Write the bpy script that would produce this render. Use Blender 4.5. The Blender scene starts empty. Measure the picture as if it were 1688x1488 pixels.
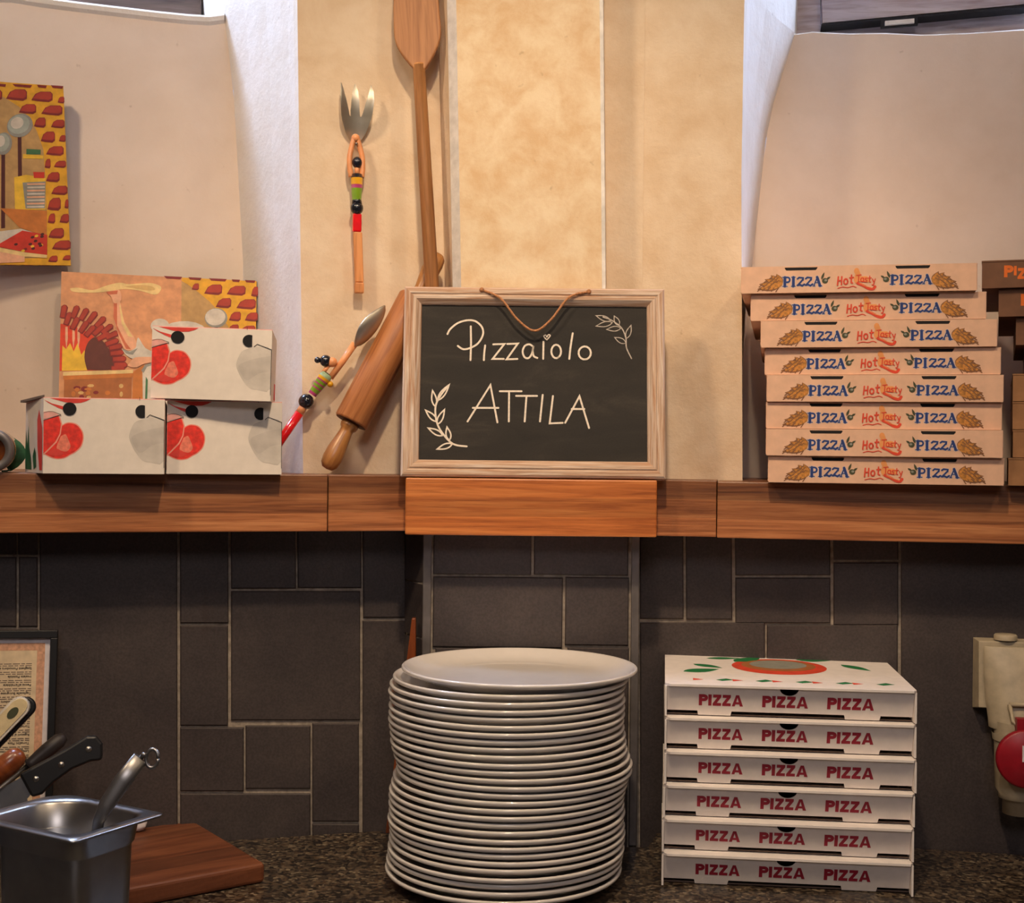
import bpy, bmesh, math, random
from mathutils import Matrix, Vector

random.seed(7)
sc = bpy.context.scene
COL = sc.collection
F = 2200.0                      # focal length in pixels of the 1688 x 1488 frame
ROLL = math.radians(0.6)
EYE = 1.48
CR, SR = math.cos(ROLL), math.sin(ROLL)
PI = math.pi

# ------------------------------------------------------------------ camera
cam = bpy.data.cameras.new('camera')
cam.sensor_fit = 'HORIZONTAL'
cam.sensor_width = 36.0
cam.lens = 36.0 * F / 1688.0
cam.clip_start = 0.02
camo = bpy.data.objects.new('camera', cam)
COL.objects.link(camo)
camo.matrix_world = Matrix(((CR, -SR, 0, 0), (0, 0, -1, 0), (SR, CR, 0, EYE), (0, 0, 0, 1)))
sc.camera = camo

# ------------------------------------------------------------------ world, lights, exposure
w = bpy.data.worlds.new('world')
sc.world = w
w.use_nodes = True
w.node_tree.nodes['Background'].inputs[0].default_value = (0.55, 0.68, 1.0, 1)
w.node_tree.nodes['Background'].inputs[1].default_value = 1.0
sc.view_settings.view_transform = 'Standard'
sc.view_settings.look = 'None'
sc.view_settings.gamma = 1.0
sc.view_settings.exposure = 0.0
sc.cycles.use_denoising = True
sc.cycles.max_bounces = 8
sc.cycles.sample_clamp_indirect = 4.0


def look(o, target):
    d = Vector(target) - o.location
    o.rotation_euler = d.to_track_quat('-Z', 'Y').to_euler()


def lamp(name, kind, loc, target, power, color, size=0.1, sizey=None, cone=None, blend=0.5):
    l = bpy.data.lights.new(name, kind)
    l.energy = power
    l.color = color
    if kind == 'AREA':
        l.shape = 'RECTANGLE'
        l.size = size
        l.size_y = sizey or size
    else:
        l.shadow_soft_size = size
    if kind == 'SPOT':
        l.spot_size = math.radians(cone)
        l.spot_blend = blend
    o = bpy.data.objects.new(name, l)
    COL.objects.link(o)
    o.location = loc
    look(o, target)
    return o


WARM = (1.0, 0.75, 0.50)
COOL = (0.50, 0.66, 1.0)
lamp('ceiling_spotlight', 'SPOT', (-0.95, 0.72, 2.85), (-0.40, 1.95, 1.80), 52, WARM, 0.10, cone=76, blend=1.0)
lamp('ceiling_spotlight', 'SPOT', (0.02, 0.72, 2.85), (0.03, 1.95, 1.28), 76, WARM, 0.045, cone=66, blend=1.0)
lamp('ceiling_spotlight', 'SPOT', (0.95, 0.72, 2.85), (0.42, 1.95, 1.75), 20, WARM, 0.08, cone=74, blend=1.0)
lamp('room_fill_light', 'AREA', (0.0, -1.0, 2.7), (0, 0.4, 0.9), 13, (1.0, 0.90, 0.90), 0.6, 0.6)  # ambient fill added behind the camera, tuned for tiles and boxes; no real pendant
# daylight falling in through the two windows high in the niches
WINDOW_LAMPS = (((-0.98, 2.36, 2.72), (-0.55, 1.9, 1.9), 122), ((0.98, 2.44, 2.72), (0.6, 1.9, 1.9), 150))
for loc, tgt, pw in WINDOW_LAMPS:
    lamp('window_daylight', 'AREA', loc, tgt, pw, COOL, 0.75, 0.45)


# ------------------------------------------------------------------ pixel helpers
def ray(px, py):
    u, v = px - 844.0, 744.0 - py
    return Vector((u * CR - v * SR, F, u * SR + v * CR))


def P(px, py, d):
    r = ray(px, py)
    return Vector((r.x * d / F, d, EYE + r.z * d / F))


class Wing:
    """a vertical wall plane of the bay: origin, yaw; local x along the wall, local y into the wall"""
    def __init__(s, ox, oy, deg):
        s.o = Vector((ox, oy, 0)); s.a = math.radians(deg)
        s.X = Vector((math.cos(s.a), math.sin(s.a), 0)); s.N = Vector((-math.sin(s.a), math.cos(s.a), 0))

    def hit(s, px, py, off=0.0):
        r = ray(px, py)
        t = (off + s.N.dot(s.o)) / s.N.dot(r)
        p = Vector((r.x * t, r.y * t, EYE + r.z * t))
        return ((p - s.o).dot(s.X), p.z)

    def world(s, x, off, z):
        p = s.o + s.X * x + s.N * off
        return Vector((p.x, p.y, z))

    def place(s, o):
        o.location = s.o
        o.rotation_euler = (0, 0, s.a)
        return o


LW = Wing(-0.156, 2.0, 15.0)
RW = Wing(0.192, 2.0, -10.0)

SHELF = 1.4446
SHELF_R = 1.4406
BLOCK = 1.4420
COUNTER = 0.915


# ------------------------------------------------------------------ materials
def lin(c):
    out = []
    for x in c:
        x /= 255.0
        out.append(x / 12.92 if x <= 0.04045 else ((x + 0.055) / 1.055) ** 2.4)
    return tuple(out) + (1.0,)


def base_mat(name):
    m = bpy.data.materials.new(name)
    m.use_nodes = True
    nt = m.node_tree
    return m, nt, nt.nodes['Principled BSDF']


def node(nt, kind, **kw):
    n = nt.nodes.new(kind)
    for k, v in kw.items():
        setattr(n, k, v)
    return n


def coords(nt, scale=(1, 1, 1), rot=(0, 0, 0)):
    tc = node(nt, 'ShaderNodeTexCoord')
    mp = node(nt, 'ShaderNodeMapping')
    mp.inputs['Scale'].default_value = scale
    mp.inputs['Rotation'].default_value = rot
    nt.links.new(tc.outputs['Object'], mp.inputs['Vector'])
    return mp.outputs['Vector']


def noise(nt, vec, scale, detail=4, rough=0.55, dist=0.0):
    n = node(nt, 'ShaderNodeTexNoise')
    n.inputs['Scale'].default_value = scale
    n.inputs['Detail'].default_value = detail
    n.inputs['Roughness'].default_value = rough
    n.inputs['Distortion'].default_value = dist
    nt.links.new(vec, n.inputs['Vector'])
    return n.outputs['Fac']


def ramp(nt, fac, stops):
    r = node(nt, 'ShaderNodeValToRGB')
    el = r.color_ramp.elements
    while len(el) < len(stops):
        el.new(0.5)
    for e, (p, c) in zip(el, stops):
        e.position = p
        e.color = lin(c)
    nt.links.new(fac, r.inputs['Fac'])
    return r.outputs['Color']


def mixc(nt, fac, a, b, mode='MIX'):
    m = node(nt, 'ShaderNodeMix', data_type='RGBA', blend_type=mode)
    if isinstance(fac, float):
        m.inputs[0].default_value = fac
    else:
        nt.links.new(fac, m.inputs[0])
    for s, x in ((6, a), (7, b)):
        if isinstance(x, tuple):
            m.inputs[s].default_value = x
        else:
            nt.links.new(x, m.inputs[s])
    return m.outputs[2]


def bump(nt, bs, height, strength, dist=0.002):
    b = node(nt, 'ShaderNodeBump')
    b.inputs['Strength'].default_value = strength
    b.inputs['Distance'].default_value = dist
    nt.links.new(height, b.inputs['Height'])
    nt.links.new(b.outputs['Normal'], bs.inputs['Normal'])


def plain(name, c, rough=0.6, metal=0.0, var=0.06, vscale=60, bmp=0.0, bscale=200, coat=0.0, spec=0.5):
    """one colour with a little procedural variation"""
    m, nt, bs = base_mat(name)
    v = coords(nt)
    f = noise(nt, v, vscale, 3)
    lo = tuple(max(0, x * (1 - var)) for x in c)
    hi = tuple(min(255, x * (1 + var)) for x in c)
    nt.links.new(ramp(nt, f, [(0.3, lo), (0.7, hi)]), bs.inputs['Base Color'])
    bs.inputs['Roughness'].default_value = rough
    bs.inputs['Metallic'].default_value = metal
    bs.inputs['Specular IOR Level'].default_value = spec
    bs.inputs['Coat Weight'].default_value = coat
    if bmp:
        bump(nt, bs, noise(nt, v, bscale, 4), bmp)
    return m


def plaster(name, cols, scale=5.0, blot=0.5, bmp=0.5, dark=(170, 150, 125)):
    m, nt, bs = base_mat(name)
    v = coords(nt)
    big = noise(nt, v, scale, 6, 0.6, 0.15)
    c1 = ramp(nt, big, [(0.32, cols[0]), (0.5, cols[1]), (0.68, cols[2])])
    small = noise(nt, v, scale * 4, 8, 0.65, 0.25)
    c2 = ramp(nt, small, [(0.35, cols[3]), (0.62, cols[1])])
    c = mixc(nt, blot, c1, c2)
    specks = noise(nt, v, 55, 2, 0.5)
    s = ramp(nt, specks, [(0.73, (255, 255, 255)), (0.80, dark)])
    c = mixc(nt, 0.35, c, s, 'MULTIPLY')
    nt.links.new(c, bs.inputs['Base Color'])
    bs.inputs['Roughness'].default_value = 0.85
    bs.inputs['Specular IOR Level'].default_value = 0.25
    h1 = noise(nt, v, 28, 8, 0.65)
    bump(nt, bs, h1, bmp, 0.006)
    return m


def wood(name, c1, c2, c3, axis=0, scale=1.0, rough=0.45, lam=0.0, lamax=2, streak=14.0, coat=0.0, lamvar=0.35, bmp=0.15, dist=1.6, seed=0.0, tones=None):
    """grain runs along the given local axis; lam > 0: glued lamellas of that width across lamax"""
    m, nt, bs = base_mat(name)
    s = [streak * scale] * 3
    s[axis] = 1.3 * scale
    tc = node(nt, 'ShaderNodeTexCoord')
    vec = tc.outputs['Object']
    step = None
    if lam:
        sep = node(nt, 'ShaderNodeSeparateXYZ')
        nt.links.new(vec, sep.inputs[0])
        dv = node(nt, 'ShaderNodeMath', operation='DIVIDE')
        nt.links.new(sep.outputs[lamax], dv.inputs[0]); dv.inputs[1].default_value = lam
        ad = node(nt, 'ShaderNodeMath', operation='ADD')
        nt.links.new(dv.outputs[0], ad.inputs[0]); ad.inputs[1].default_value = seed
        fl = node(nt, 'ShaderNodeMath', operation='FLOOR')
        nt.links.new(ad.outputs[0], fl.inputs[0])
        wn = node(nt, 'ShaderNodeTexWhiteNoise', noise_dimensions='1D')
        nt.links.new(fl.outputs[0], wn.inputs['W'])
        step = wn
        add = node(nt, 'ShaderNodeVectorMath', operation='ADD')
        sc3 = node(nt, 'ShaderNodeVectorMath', operation='SCALE')
        nt.links.new(wn.outputs['Color'], sc3.inputs[0]); sc3.inputs['Scale'].default_value = 3.0
        nt.links.new(vec, add.inputs[0]); nt.links.new(sc3.outputs[0], add.inputs[1])
        vec = add.outputs[0]
    mp = node(nt, 'ShaderNodeMapping')
    mp.inputs['Scale'].default_value = s
    nt.links.new(vec, mp.inputs['Vector'])
    v = mp.outputs['Vector']
    f1 = noise(nt, v, 2.0, 5, 0.6, dist)
    c = ramp(nt, f1, [(0.30, c1), (0.50, c2), (0.70, c3)])
    f2 = noise(nt, v, 9.0, 3, 0.6, 0.4)
    c = mixc(nt, 0.5, c, ramp(nt, f2, [(0.35, (186, 162, 142)), (0.55, (255, 255, 255))]), 'MULTIPLY')
    if step:
        hs = node(nt, 'ShaderNodeHueSaturation')
        if tones:
            dz = node(nt, 'ShaderNodeMath', operation='MULTIPLY_ADD')
            nt.links.new(tc.outputs['Object'], sep.inputs[0])
            nt.links.new(sep.outputs[lamax], dz.inputs[0]); dz.inputs[1].default_value = 1 / 0.0796; dz.inputs[2].default_value = 1.0
            step_ = ramp(nt, dz.outputs[0], [(i / len(tones) if i else 0.0, (255 * t_,) * 3) for i, t_ in enumerate(tones)])
            step_.node.color_ramp.interpolation = 'CONSTANT'
            for e_, t_ in zip(step_.node.color_ramp.elements, tones):
                e_.color = (t_, t_, t_, 1)
        mr = node(nt, 'ShaderNodeMapRange')
        nt.links.new(step.outputs['Value'], mr.inputs['Value'])
        mr.inputs['To Min'].default_value = 1.0 - lamvar; mr.inputs['To Max'].default_value = 1.0 + lamvar * 0.6
        nt.links.new(step_ if tones else mr.outputs[0], hs.inputs['Value'])
        nt.links.new(c, hs.inputs['Color'])
        c = hs.outputs['Color']
    nt.links.new(c, bs.inputs['Base Color'])
    bs.inputs['Roughness'].default_value = rough
    bs.inputs['Coat Weight'].default_value = coat
    bs.inputs['Coat Roughness'].default_value = 0.25
    if bmp:
        bump(nt, bs, f2, bmp, 0.0015)
    return m


M = {}
M['plaster'] = plaster('plaster_cream', [(222, 198, 168), (232, 212, 186), (238, 222, 200), (212, 182, 146)], 4.0, 0.45)
M['plaster_pilaster'] = plaster('plaster_ochre', [(228, 202, 164), (238, 218, 186), (244, 228, 200), (214, 174, 128)], 6.0, 0.62, 0.25)
M['plaster_niche'] = plaster('plaster_niche', [(222, 202, 182), (232, 214, 197), (238, 222, 208), (214, 194, 174)], 3.0, 0.25, 0.12)
M['plaster_white'] = plaster('plaster_white', [(226, 220, 210), (234, 228, 220), (238, 234, 228), (220, 208, 192)], 4.0, 0.3, 0.4)
M['room'] = plain('room_paint', (170, 150, 128), 0.9)
M['floor'] = plain('floor_tile', (92, 78, 66), 0.5)
M['bead'] = plain('plaster_bead', (228, 224, 220), 0.7, bmp=0.3, bscale=120)
M['darkwood'] = wood('weathered_window_wood', (168, 156, 164), (196, 184, 190), (212, 202, 206), 0, 1.0, 0.8)
M['brownframe'] = wood('dark_window_frame', (60, 46, 40), (84, 66, 56), (100, 82, 72), 0, 1.0, 0.7)
M['darkgap'] = plain('dark_gap', (28, 26, 30), 0.9)
M['glass'], _nt, _bs = base_mat('window_glass')
_bs.inputs['Base Color'].default_value = (0.9, 0.95, 1, 1)
_bs.inputs['Transmission Weight'].default_value = 1.0
_bs.inputs['Roughness'].default_value = 0.05
_bs.inputs['IOR'].default_value = 1.1


def tile_mat():
    m, nt, bs = base_mat('slate_tile')
    v = coords(nt)
    f = noise(nt, v, 7, 5, 0.6)
    c = ramp(nt, f, [(0.3, (64, 57, 58)), (0.55, (76, 68, 67)), (0.75, (88, 78, 75))])
    g = noise(nt, v, 300, 2)
    c = mixc(nt, 0.35, c, ramp(nt, g, [(0.35, (120, 112, 110)), (0.65, (255, 250, 245))]), 'MULTIPLY')
    st = noise(nt, coords(nt, (30, 30, 5)), 1.2, 5, 0.65)
    c = mixc(nt, 0.3, c, ramp(nt, st, [(0.62, (255, 255, 255)), (0.80, (200, 140, 100))]), 'MULTIPLY')
    nt.links.new(c, bs.inputs['Base Color'])
    bs.inputs['Roughness'].default_value = 0.5
    bump(nt, bs, noise(nt, v, 90, 4), 0.2, 0.002)
    return m


M['tile'] = tile_mat()
M['grout'] = plain('grout', (156, 144, 130), 0.9, var=0.15, vscale=90, bmp=0.4)
M['trimmetal'] = plain('tile_trim_metal', (128, 122, 120), 0.42, 0.6, 0.1, 30)
M['shelf'] = wood('cherry_shelf', (120, 70, 40), (168, 106, 64), (190, 130, 84), 0, 1.0, 0.42, 0.0268, 2, 34.0, 0.15, 0.34, dist=1.1, seed=7.03, tones=[1.28, .95, .58])
M['block'] = wood('cherry_block', (168, 92, 42), (208, 122, 60), (222, 142, 76), 0, 1.0, 0.42, 0.0305, 2, 34.0, 0.15, 0.22, dist=1.1, seed=3.03, tones=[1.06, .78, 1.0])


def granite():
    m, nt, bs = base_mat('granite')
    v = coords(nt)
    vo = node(nt, 'ShaderNodeTexVoronoi')
    vo.inputs['Scale'].default_value = 210
    nt.links.new(v, vo.inputs['Vector'])
    sep = node(nt, 'ShaderNodeSeparateColor')
    nt.links.new(vo.outputs['Color'], sep.inputs[0])
    c = ramp(nt, sep.outputs[0], [(0.0, (34, 30, 28)), (0.35, (62, 54, 48)), (0.6, (112, 98, 82)), (0.8, (88, 70, 54)), (1.0, (160, 146, 124))])
    f = noise(nt, v, 26, 4)
    c = mixc(nt, 0.6, c, ramp(nt, f, [(0.35, (90, 80, 75)), (0.65, (255, 250, 240))]), 'MULTIPLY')
    nt.links.new(c, bs.inputs['Base Color'])
    bs.inputs['Roughness'].default_value = 0.3
    return m


M['granite'] = granite()
M['cabinet'] = plain('cabinet_steel', (110, 108, 106), 0.4, 0.7)
M['porcelain'] = plain('white_porcelain', (226, 220, 214), 0.12, 0, 0.01, coat=0.4)
M['white_card'] = plain('white_cardboard', (240, 232, 227), 0.75, 0, 0.02, bmp=0.08, bscale=160)
M['white_edge'] = plain('corrugated_edge', (190, 172, 150), 0.9)
M['maroon'] = plain('maroon_ink', (158, 24, 50), 0.7)
M['kraft'] = plain('pink_kraft_card', (232, 188, 158), 0.75, 0, 0.03, bmp=0.06, bscale=160)
M['slot_shade'] = plain('slot_shade_card', (120, 100, 88), 0.9)  # tray floor of the white boxes, darkened to paint shade inside their slots
M['brown_card'] = plain('brown_card', (120, 84, 62), 0.85, 0, 0.05)
M['tan_card'] = plain('tan_card', (158, 114, 76), 0.85, 0, 0.05)
M['orange_ink'] = plain('orange_ink', (232, 112, 30), 0.7)
M['blue_ink'] = plain('blue_ink', (34, 58, 122), 0.7)
M['paleblue_ink'] = plain('pale_outline_ink', (206, 196, 200), 0.7)
M['wheat_ink'] = plain('wheat_ink', (190, 128, 58), 0.7, var=0.2, vscale=300)
M['wheat_dark'] = plain('wheat_shade_ink', (136, 92, 60), 0.7)
M['olive_ink'] = plain('olive_ink', (70, 74, 50), 0.7)
M['red_ink'] = plain('red_ink', (222, 72, 46), 0.7)
M['amber_ink'] = plain('amber_ink', (238, 158, 92), 0.7)
M['green_ink'] = plain('green_ink', (30, 120, 66), 0.7)
M['box_white'] = plain('tomato_box_card', (236, 226, 214), 0.7, 0, 0.02)
M['tomato'] = plain('tomato_red_ink', (226, 52, 40), 0.65, 0, 0.12, 120)
M['tomato_pale'] = plain('tomato_pale_ink', (238, 128, 104), 0.65, 0, 0.1, 160)
M['tomato_rim'] = plain('tomato_rim_ink', (240, 160, 140), 0.65)
M['tomato_skin'] = plain('tomato_skin_ink', (222, 66, 56), 0.65)
M['cheese'] = plain('cheese_ink', (208, 200, 190), 0.7, 0, 0.06, 40)
M['cheese_dark'] = plain('cheese_shade_ink', (199, 191, 182), 0.7, 0, 0.06, 40)
M['black_hole'] = plain('hole_shade_and_line', (18, 18, 22), 0.85)  # black for shaded hole and slot insides put into colour, and dark seams
M['pinkflap'] = plain('pink_flap_ink', (232, 170, 160), 0.7)
M['leafgreen'] = plain('leaf_green_ink', (40, 92, 52), 0.6, 0, 0.2, 90)
M['steel'] = plain('brushed_steel', (150, 148, 146), 0.36, 1.0, 0.04, 40)
M['steel_dark'] = plain('gastronorm_steel', (150, 148, 146), 0.32, 1.0, 0.04, 40)
M['forksteel'] = plain('fork_steel', (196, 190, 176), 0.46, 1.0, 0.03)
M['peach'] = plain('peach_lacquer', (236, 160, 106), 0.35, coat=0.3)
M['stickwood'] = wood('stick_wood', (216, 140, 82), (232, 160, 100), (240, 176, 118), 2, 1.0, 0.4)
M['black_lacquer'] = plain('black_lacquer', (26, 28, 38), 0.2, coat=0.5)
M['yellow_lacquer'] = plain('yellow_lacquer', (214, 158, 24), 0.3, coat=0.4)
M['magenta_lacquer'] = plain('magenta_lacquer', (164, 58, 112), 0.3, coat=0.4)
M['green_lacquer'] = plain('green_lacquer', (112, 148, 30), 0.3, coat=0.4)
M['red_lacquer'] = plain('red_lacquer', (222, 20, 30), 0.25, coat=0.5)
M['mint'] = plain('mint_lacquer', (150, 176, 140), 0.4)
M['pin'] = wood('rolling_pin_wood', (168, 104, 58), (184, 118, 68), (194, 130, 78), 2, 1.0, 0.5, streak=26, bmp=0.1)
M['pinhandle'] = wood('pin_handle_wood', (152, 100, 52), (182, 126, 70), (200, 144, 84), 2, 1.0, 0.35, coat=0.3)
M['pindark'] = plain('pin_end_grain', (92, 58, 38), 0.7, var=0.2)
M['peel'] = wood('peel_wood', (164, 108, 64), (180, 124, 76), (192, 136, 86), 2, 0.8, 0.55, streak=24, bmp=0.1)
M['peelhandle'] = wood('peel_handle_wood', (196, 136, 80), (208, 148, 90), (216, 158, 100), 2, 0.8, 0.5, streak=30, bmp=0.1)
def slate_mat():
    m, nt, bs = base_mat('chalkboard_black')
    f = noise(nt, coords(nt, (5, 5, 16)), 1.6, 6, 0.65, 0.8)
    c = ramp(nt, f, [(0.35, (40, 37, 34)), (0.55, (48, 44, 40)), (0.75, (68, 62, 55))])
    g = noise(nt, coords(nt), 420, 2)
    c = mixc(nt, 0.3, c, ramp(nt, g, [(0.35, (170, 165, 160)), (0.7, (255, 255, 255))]), 'MULTIPLY')
    nt.links.new(c, bs.inputs['Base Color'])
    bs.inputs['Roughness'].default_value = 0.8
    return m


M['slate'] = slate_mat()
M['chalk'] = plain('chalk_white', (238, 226, 210), 0.9, 0, 0.05, 300)
M['chalk_dim'] = plain('chalk_faint', (186, 176, 166), 0.9, 0, 0.15, 300)
M['cord'] = plain('jute_cord', (176, 122, 82), 0.9, 0, 0.2, 400)
M['boardwood'] = wood('cutting_board_wood', (96, 54, 34), (122, 70, 44), (144, 88, 56), 0, 1.0, 0.5, 0.045, 1, 10.0, 0.0, 0.22)
M['knifeblack'] = plain('black_knife_handle', (24, 23, 24), 0.4)
M['rivet'] = plain('rivet_steel', (180, 176, 170), 0.3, 1.0)
M['darkhandle'] = plain('grey_rubber_handle', (52, 46, 46), 0.5)
M['brownhandle'] = wood('brown_handle_wood', (104, 48, 20), (136, 68, 30), (160, 88, 42), 2, 1.0, 0.3, coat=0.4)
M['cream_plastic'] = plain('cream_plastic', (226, 206, 160), 0.45)
M['white_plastic'] = plain('white_plastic', (222, 214, 200), 0.4)
M['black_plastic'] = plain('black_plastic', (20, 20, 22), 0.45)
M['paper_white'] = plain('paper_white', (226, 218, 220), 0.8)
M['paper_cream'] = plain('paper_cream', (222, 200, 166), 0.8)
M['paper_orange'] = plain('paper_orange', (210, 160, 130), 0.8, 0, 0.1, 200)
M['ink'] = plain('black_ink', (44, 38, 36), 0.8)
M['ink_grey'] = plain('grey_ink', (120, 104, 92), 0.8)
M['ink_red'] = plain('red_menu_ink', (190, 70, 70), 0.8)
M['socket'] = plain('socket_plastic', (184, 170, 144), 0.45)
M['socket_red'] = plain('socket_red', (150, 14, 32), 0.4)
M['jarglass'] = plain('amber_glass', (96, 48, 18), 0.08, coat=0.6)
M['canvas_edge'] = plain('canvas_dark_edge', (70, 56, 48), 0.8)
# picture paints
for k, c in dict(p_peach=(220, 158, 112), p_olive=(192, 154, 98), p_yellow=(228, 170, 44), p_brick=(176, 62, 44), p_brickd=(132, 42, 40),
                 p_cream=(236, 206, 140), p_creamd=(214, 176, 112), p_red=(206, 58, 40), p_fire=(222, 70, 40), p_flame=(240, 194, 60),
                 p_brown=(104, 54, 44), p_skin=(236, 178, 140), p_skind=(206, 112, 78), p_white=(214, 206, 190), p_shade=(150, 150, 140),
                 p_ledge=(204, 124, 56), p_stone=(176, 108, 58), p_green=(70, 120, 80), p_metal=(168, 176, 164), p_dark=(84, 38, 36)).items():
    M[k] = plain('paint_' + k[2:], c, 0.6, 0, 0.07, 70)


# ------------------------------------------------------------------ mesh builder
class MB:
    def __init__(s):
        s.v, s.f, s.m, s.sm, s.mats = [], [], [], [], []
        s.T = None

    def mi(s, m):
        m = M[m] if isinstance(m, str) else m
        if m not in s.mats:
            s.mats.append(m)
        return s.mats.index(m)

    def add(s, pts, faces, mat, smooth=False):
        b = len(s.v)
        for p in pts:
            p = Vector(p)
            s.v.append(tuple(s.T @ p) if s.T else tuple(p))
        k = s.mi(mat)
        for f in faces:
            s.f.append([b + i for i in f]); s.m.append(k); s.sm.append(smooth)

    def poly(s, pts, mat):
        s.add(pts, [list(range(len(pts)))], mat)

    def hexa(s, a, b, mat):
        """solid between two quads a and b"""
        s.add(list(a) + list(b), [(0, 1, 2, 3), (7, 6, 5, 4), (0, 4, 5, 1), (1, 5, 6, 2), (2, 6, 7, 3), (3, 7, 4, 0)], mat)

    def box(s, lo, hi, mat):
        x0, y0, z0 = lo; x1, y1, z1 = hi
        s.hexa([(x0, y0, z0), (x1, y0, z0), (x1, y0, z1), (x0, y0, z1)], [(x0, y1, z0), (x1, y1, z0), (x1, y1, z1), (x0, y1, z1)], mat)

    def prism(s, outline, fn0, fn1, mat, smooth=False):
        """outline in 2D; fn0/fn1 turn a 2D point into the two end caps"""
        n = len(outline)
        pts = [fn0(*p) for p in outline] + [fn1(*p) for p in outline]
        s.add(pts, [list(range(n)), list(range(2 * n - 1, n - 1, -1))], mat)
        b = len(s.v) - 2 * n
        k = s.mi(mat)
        for i in range(n):
            j = (i + 1) % n
            s.f.append([b + i, b + n + i, b + n + j, b + j]); s.m.append(k); s.sm.append(smooth)

    def slab(s, outline, y0, y1, mat, smooth=False):
        s.prism(outline, lambda x, z: (x, y0, z), lambda x, z: (x, y1, z), mat, smooth)

    def plate(s, outline, z0, z1, mat, smooth=False):
        s.prism(outline, lambda x, y: (x, y, z0), lambda x, y: (x, y, z1), mat, smooth)

    def lathe(s, prof, mat, n=32, origin=(0, 0, 0), axis='z', mats=None, smooth=True):
        ox, oy, oz = origin
        rings = []
        b0 = len(s.v)
        pts = []
        for r, h in prof:
            if r < 1e-6:
                rings.append([len(pts)])
                pts.append((0, 0, h))
            else:
                rings.append(list(range(len(pts), len(pts) + n)))
                for i in range(n):
                    a = 2 * PI * i / n
                    pts.append((r * math.cos(a), r * math.sin(a), h))
        if axis == 'y':
            pts = [(x, z, -y) for x, y, z in pts]
        elif axis == 'x':
            pts = [(z, y, -x) for x, y, z in pts]
        pts = [(x + ox, y + oy, z + oz) for x, y, z in pts]
        s.add(pts, [], mat)
        for q, (a, b) in enumerate(zip(rings, rings[1:])):
            k = s.mi(mats[q] if mats else mat)
            for i in range(n):
                j = (i + 1) % n
                if len(a) == 1 and len(b) == 1:
                    break
                if len(a) == 1:
                    f = [a[0], b[i], b[j]]
                elif len(b) == 1:
                    f = [a[i], a[j], b[0]]
                else:
                    f = [a[i], a[j], b[j], b[i]]
                s.f.append([b0 + t for t in f]); s.m.append(k); s.sm.append(smooth)

    def tube(s, path, r, mat, n=10, flat=None, caps=True):
        path = [Vector(p) for p in path]
        rs = r if isinstance(r, (list, tuple)) else [r] * len(path)
        up = Vector((0.13, 0.31, 0.94))
        pts = []
        for i, p in enumerate(path):
            d = (path[min(i + 1, len(path) - 1)] - path[max(i - 1, 0)]).normalized()
            a = d.cross(up)
            if a.length < 0.1:
                a = d.cross(Vector((1, 0, 0)))
            a.normalize(); b = d.cross(a).normalized()
            if flat:
                fv = Vector(flat); a = d.cross(fv).normalized(); b = fv * 0.35
            for k in range(n):
                t = 2 * PI * k / n
                pts.append(p + (a * math.cos(t) + b * math.sin(t)) * rs[i])
        fs = []
        for i in range(len(path) - 1):
            for k in range(n):
                j = (k + 1) % n
                fs.append((i * n + k, i * n + j, (i + 1) * n + j, (i + 1) * n + k))
        s.add(pts, fs, mat, True)
        if caps:
            b = len(s.v) - len(pts)
            kk = s.mi(mat)
            s.f.append([b + k for k in range(n)]); s.m.append(kk); s.sm.append(False)
            s.f.append([b + (len(path) - 1) * n + k for k in range(n)]); s.m.append(kk); s.sm.append(False)

    def ball(s, c, r, mat, n=16, sz=1.0, sx=1.0):
        pr = [(r * math.sin(PI * i / 10) if 0 < i < 10 else 0.0, -r * sz * math.cos(PI * i / 10)) for i in range(11)]
        s.lathe(pr, mat, n, c)

    # flat prints: 2D shapes laid on a panel through fn(x, z, layer)
    def lift(s, layer):
        s.nprint = getattr(s, 'nprint', 0) + 1
        return layer + 0.02 * s.nprint

    def flat(s, pts, fn, mat, layer=1):
        layer = s.lift(layer)
        s.poly([fn(x, z, layer) for x, z in pts], mat)

    def stroke(s, pts, wd, fn, mat, layer=1, caps=True):
        """one mitred ribbon along the line"""
        layer = s.lift(layer)
        h = wd / 2
        q = [Vector((p[0], p[1])) for p in pts]
        q = [p for i, p in enumerate(q) if i == 0 or (p - q[i - 1]).length > 1e-7]
        if len(q) < 2:
            return
        L, R = [], []
        n = len(q)
        dirs = [(q[i + 1] - q[i]).normalized() for i in range(n - 1)]
        for i, p in enumerate(q):
            d0 = dirs[max(i - 1, 0)]; d1 = dirs[min(i, n - 2)]
            n0 = Vector((-d0.y, d0.x)); n1 = Vector((-d1.y, d1.x))
            m = n0 + n1
            if m.length < 0.35:
                m = n1.copy(); k = 1.0
            else:
                m.normalize(); k = min(2.6, 1.0 / max(0.2, m.dot(n1)))
            L.append(p + m * h * k); R.append(p - m * h * k)
        if caps:
            for A_, d in ((0, -dirs[0]), (-1, dirs[-1])):
                l2, r2 = L[A_].lerp(R[A_], 0.2) + d * h * .8, R[A_].lerp(L[A_], 0.2) + d * h * .8
                if A_ == 0: L.insert(0, l2); R.insert(0, r2)
                else: L.append(l2); R.append(r2)
        k = len(L)
        s.add([fn(p.x, p.y, layer) for p in L] + [fn(p.x, p.y, layer) for p in R], [(i, k + i, k + i + 1, i + 1) for i in range(k - 1)], mat)

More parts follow.
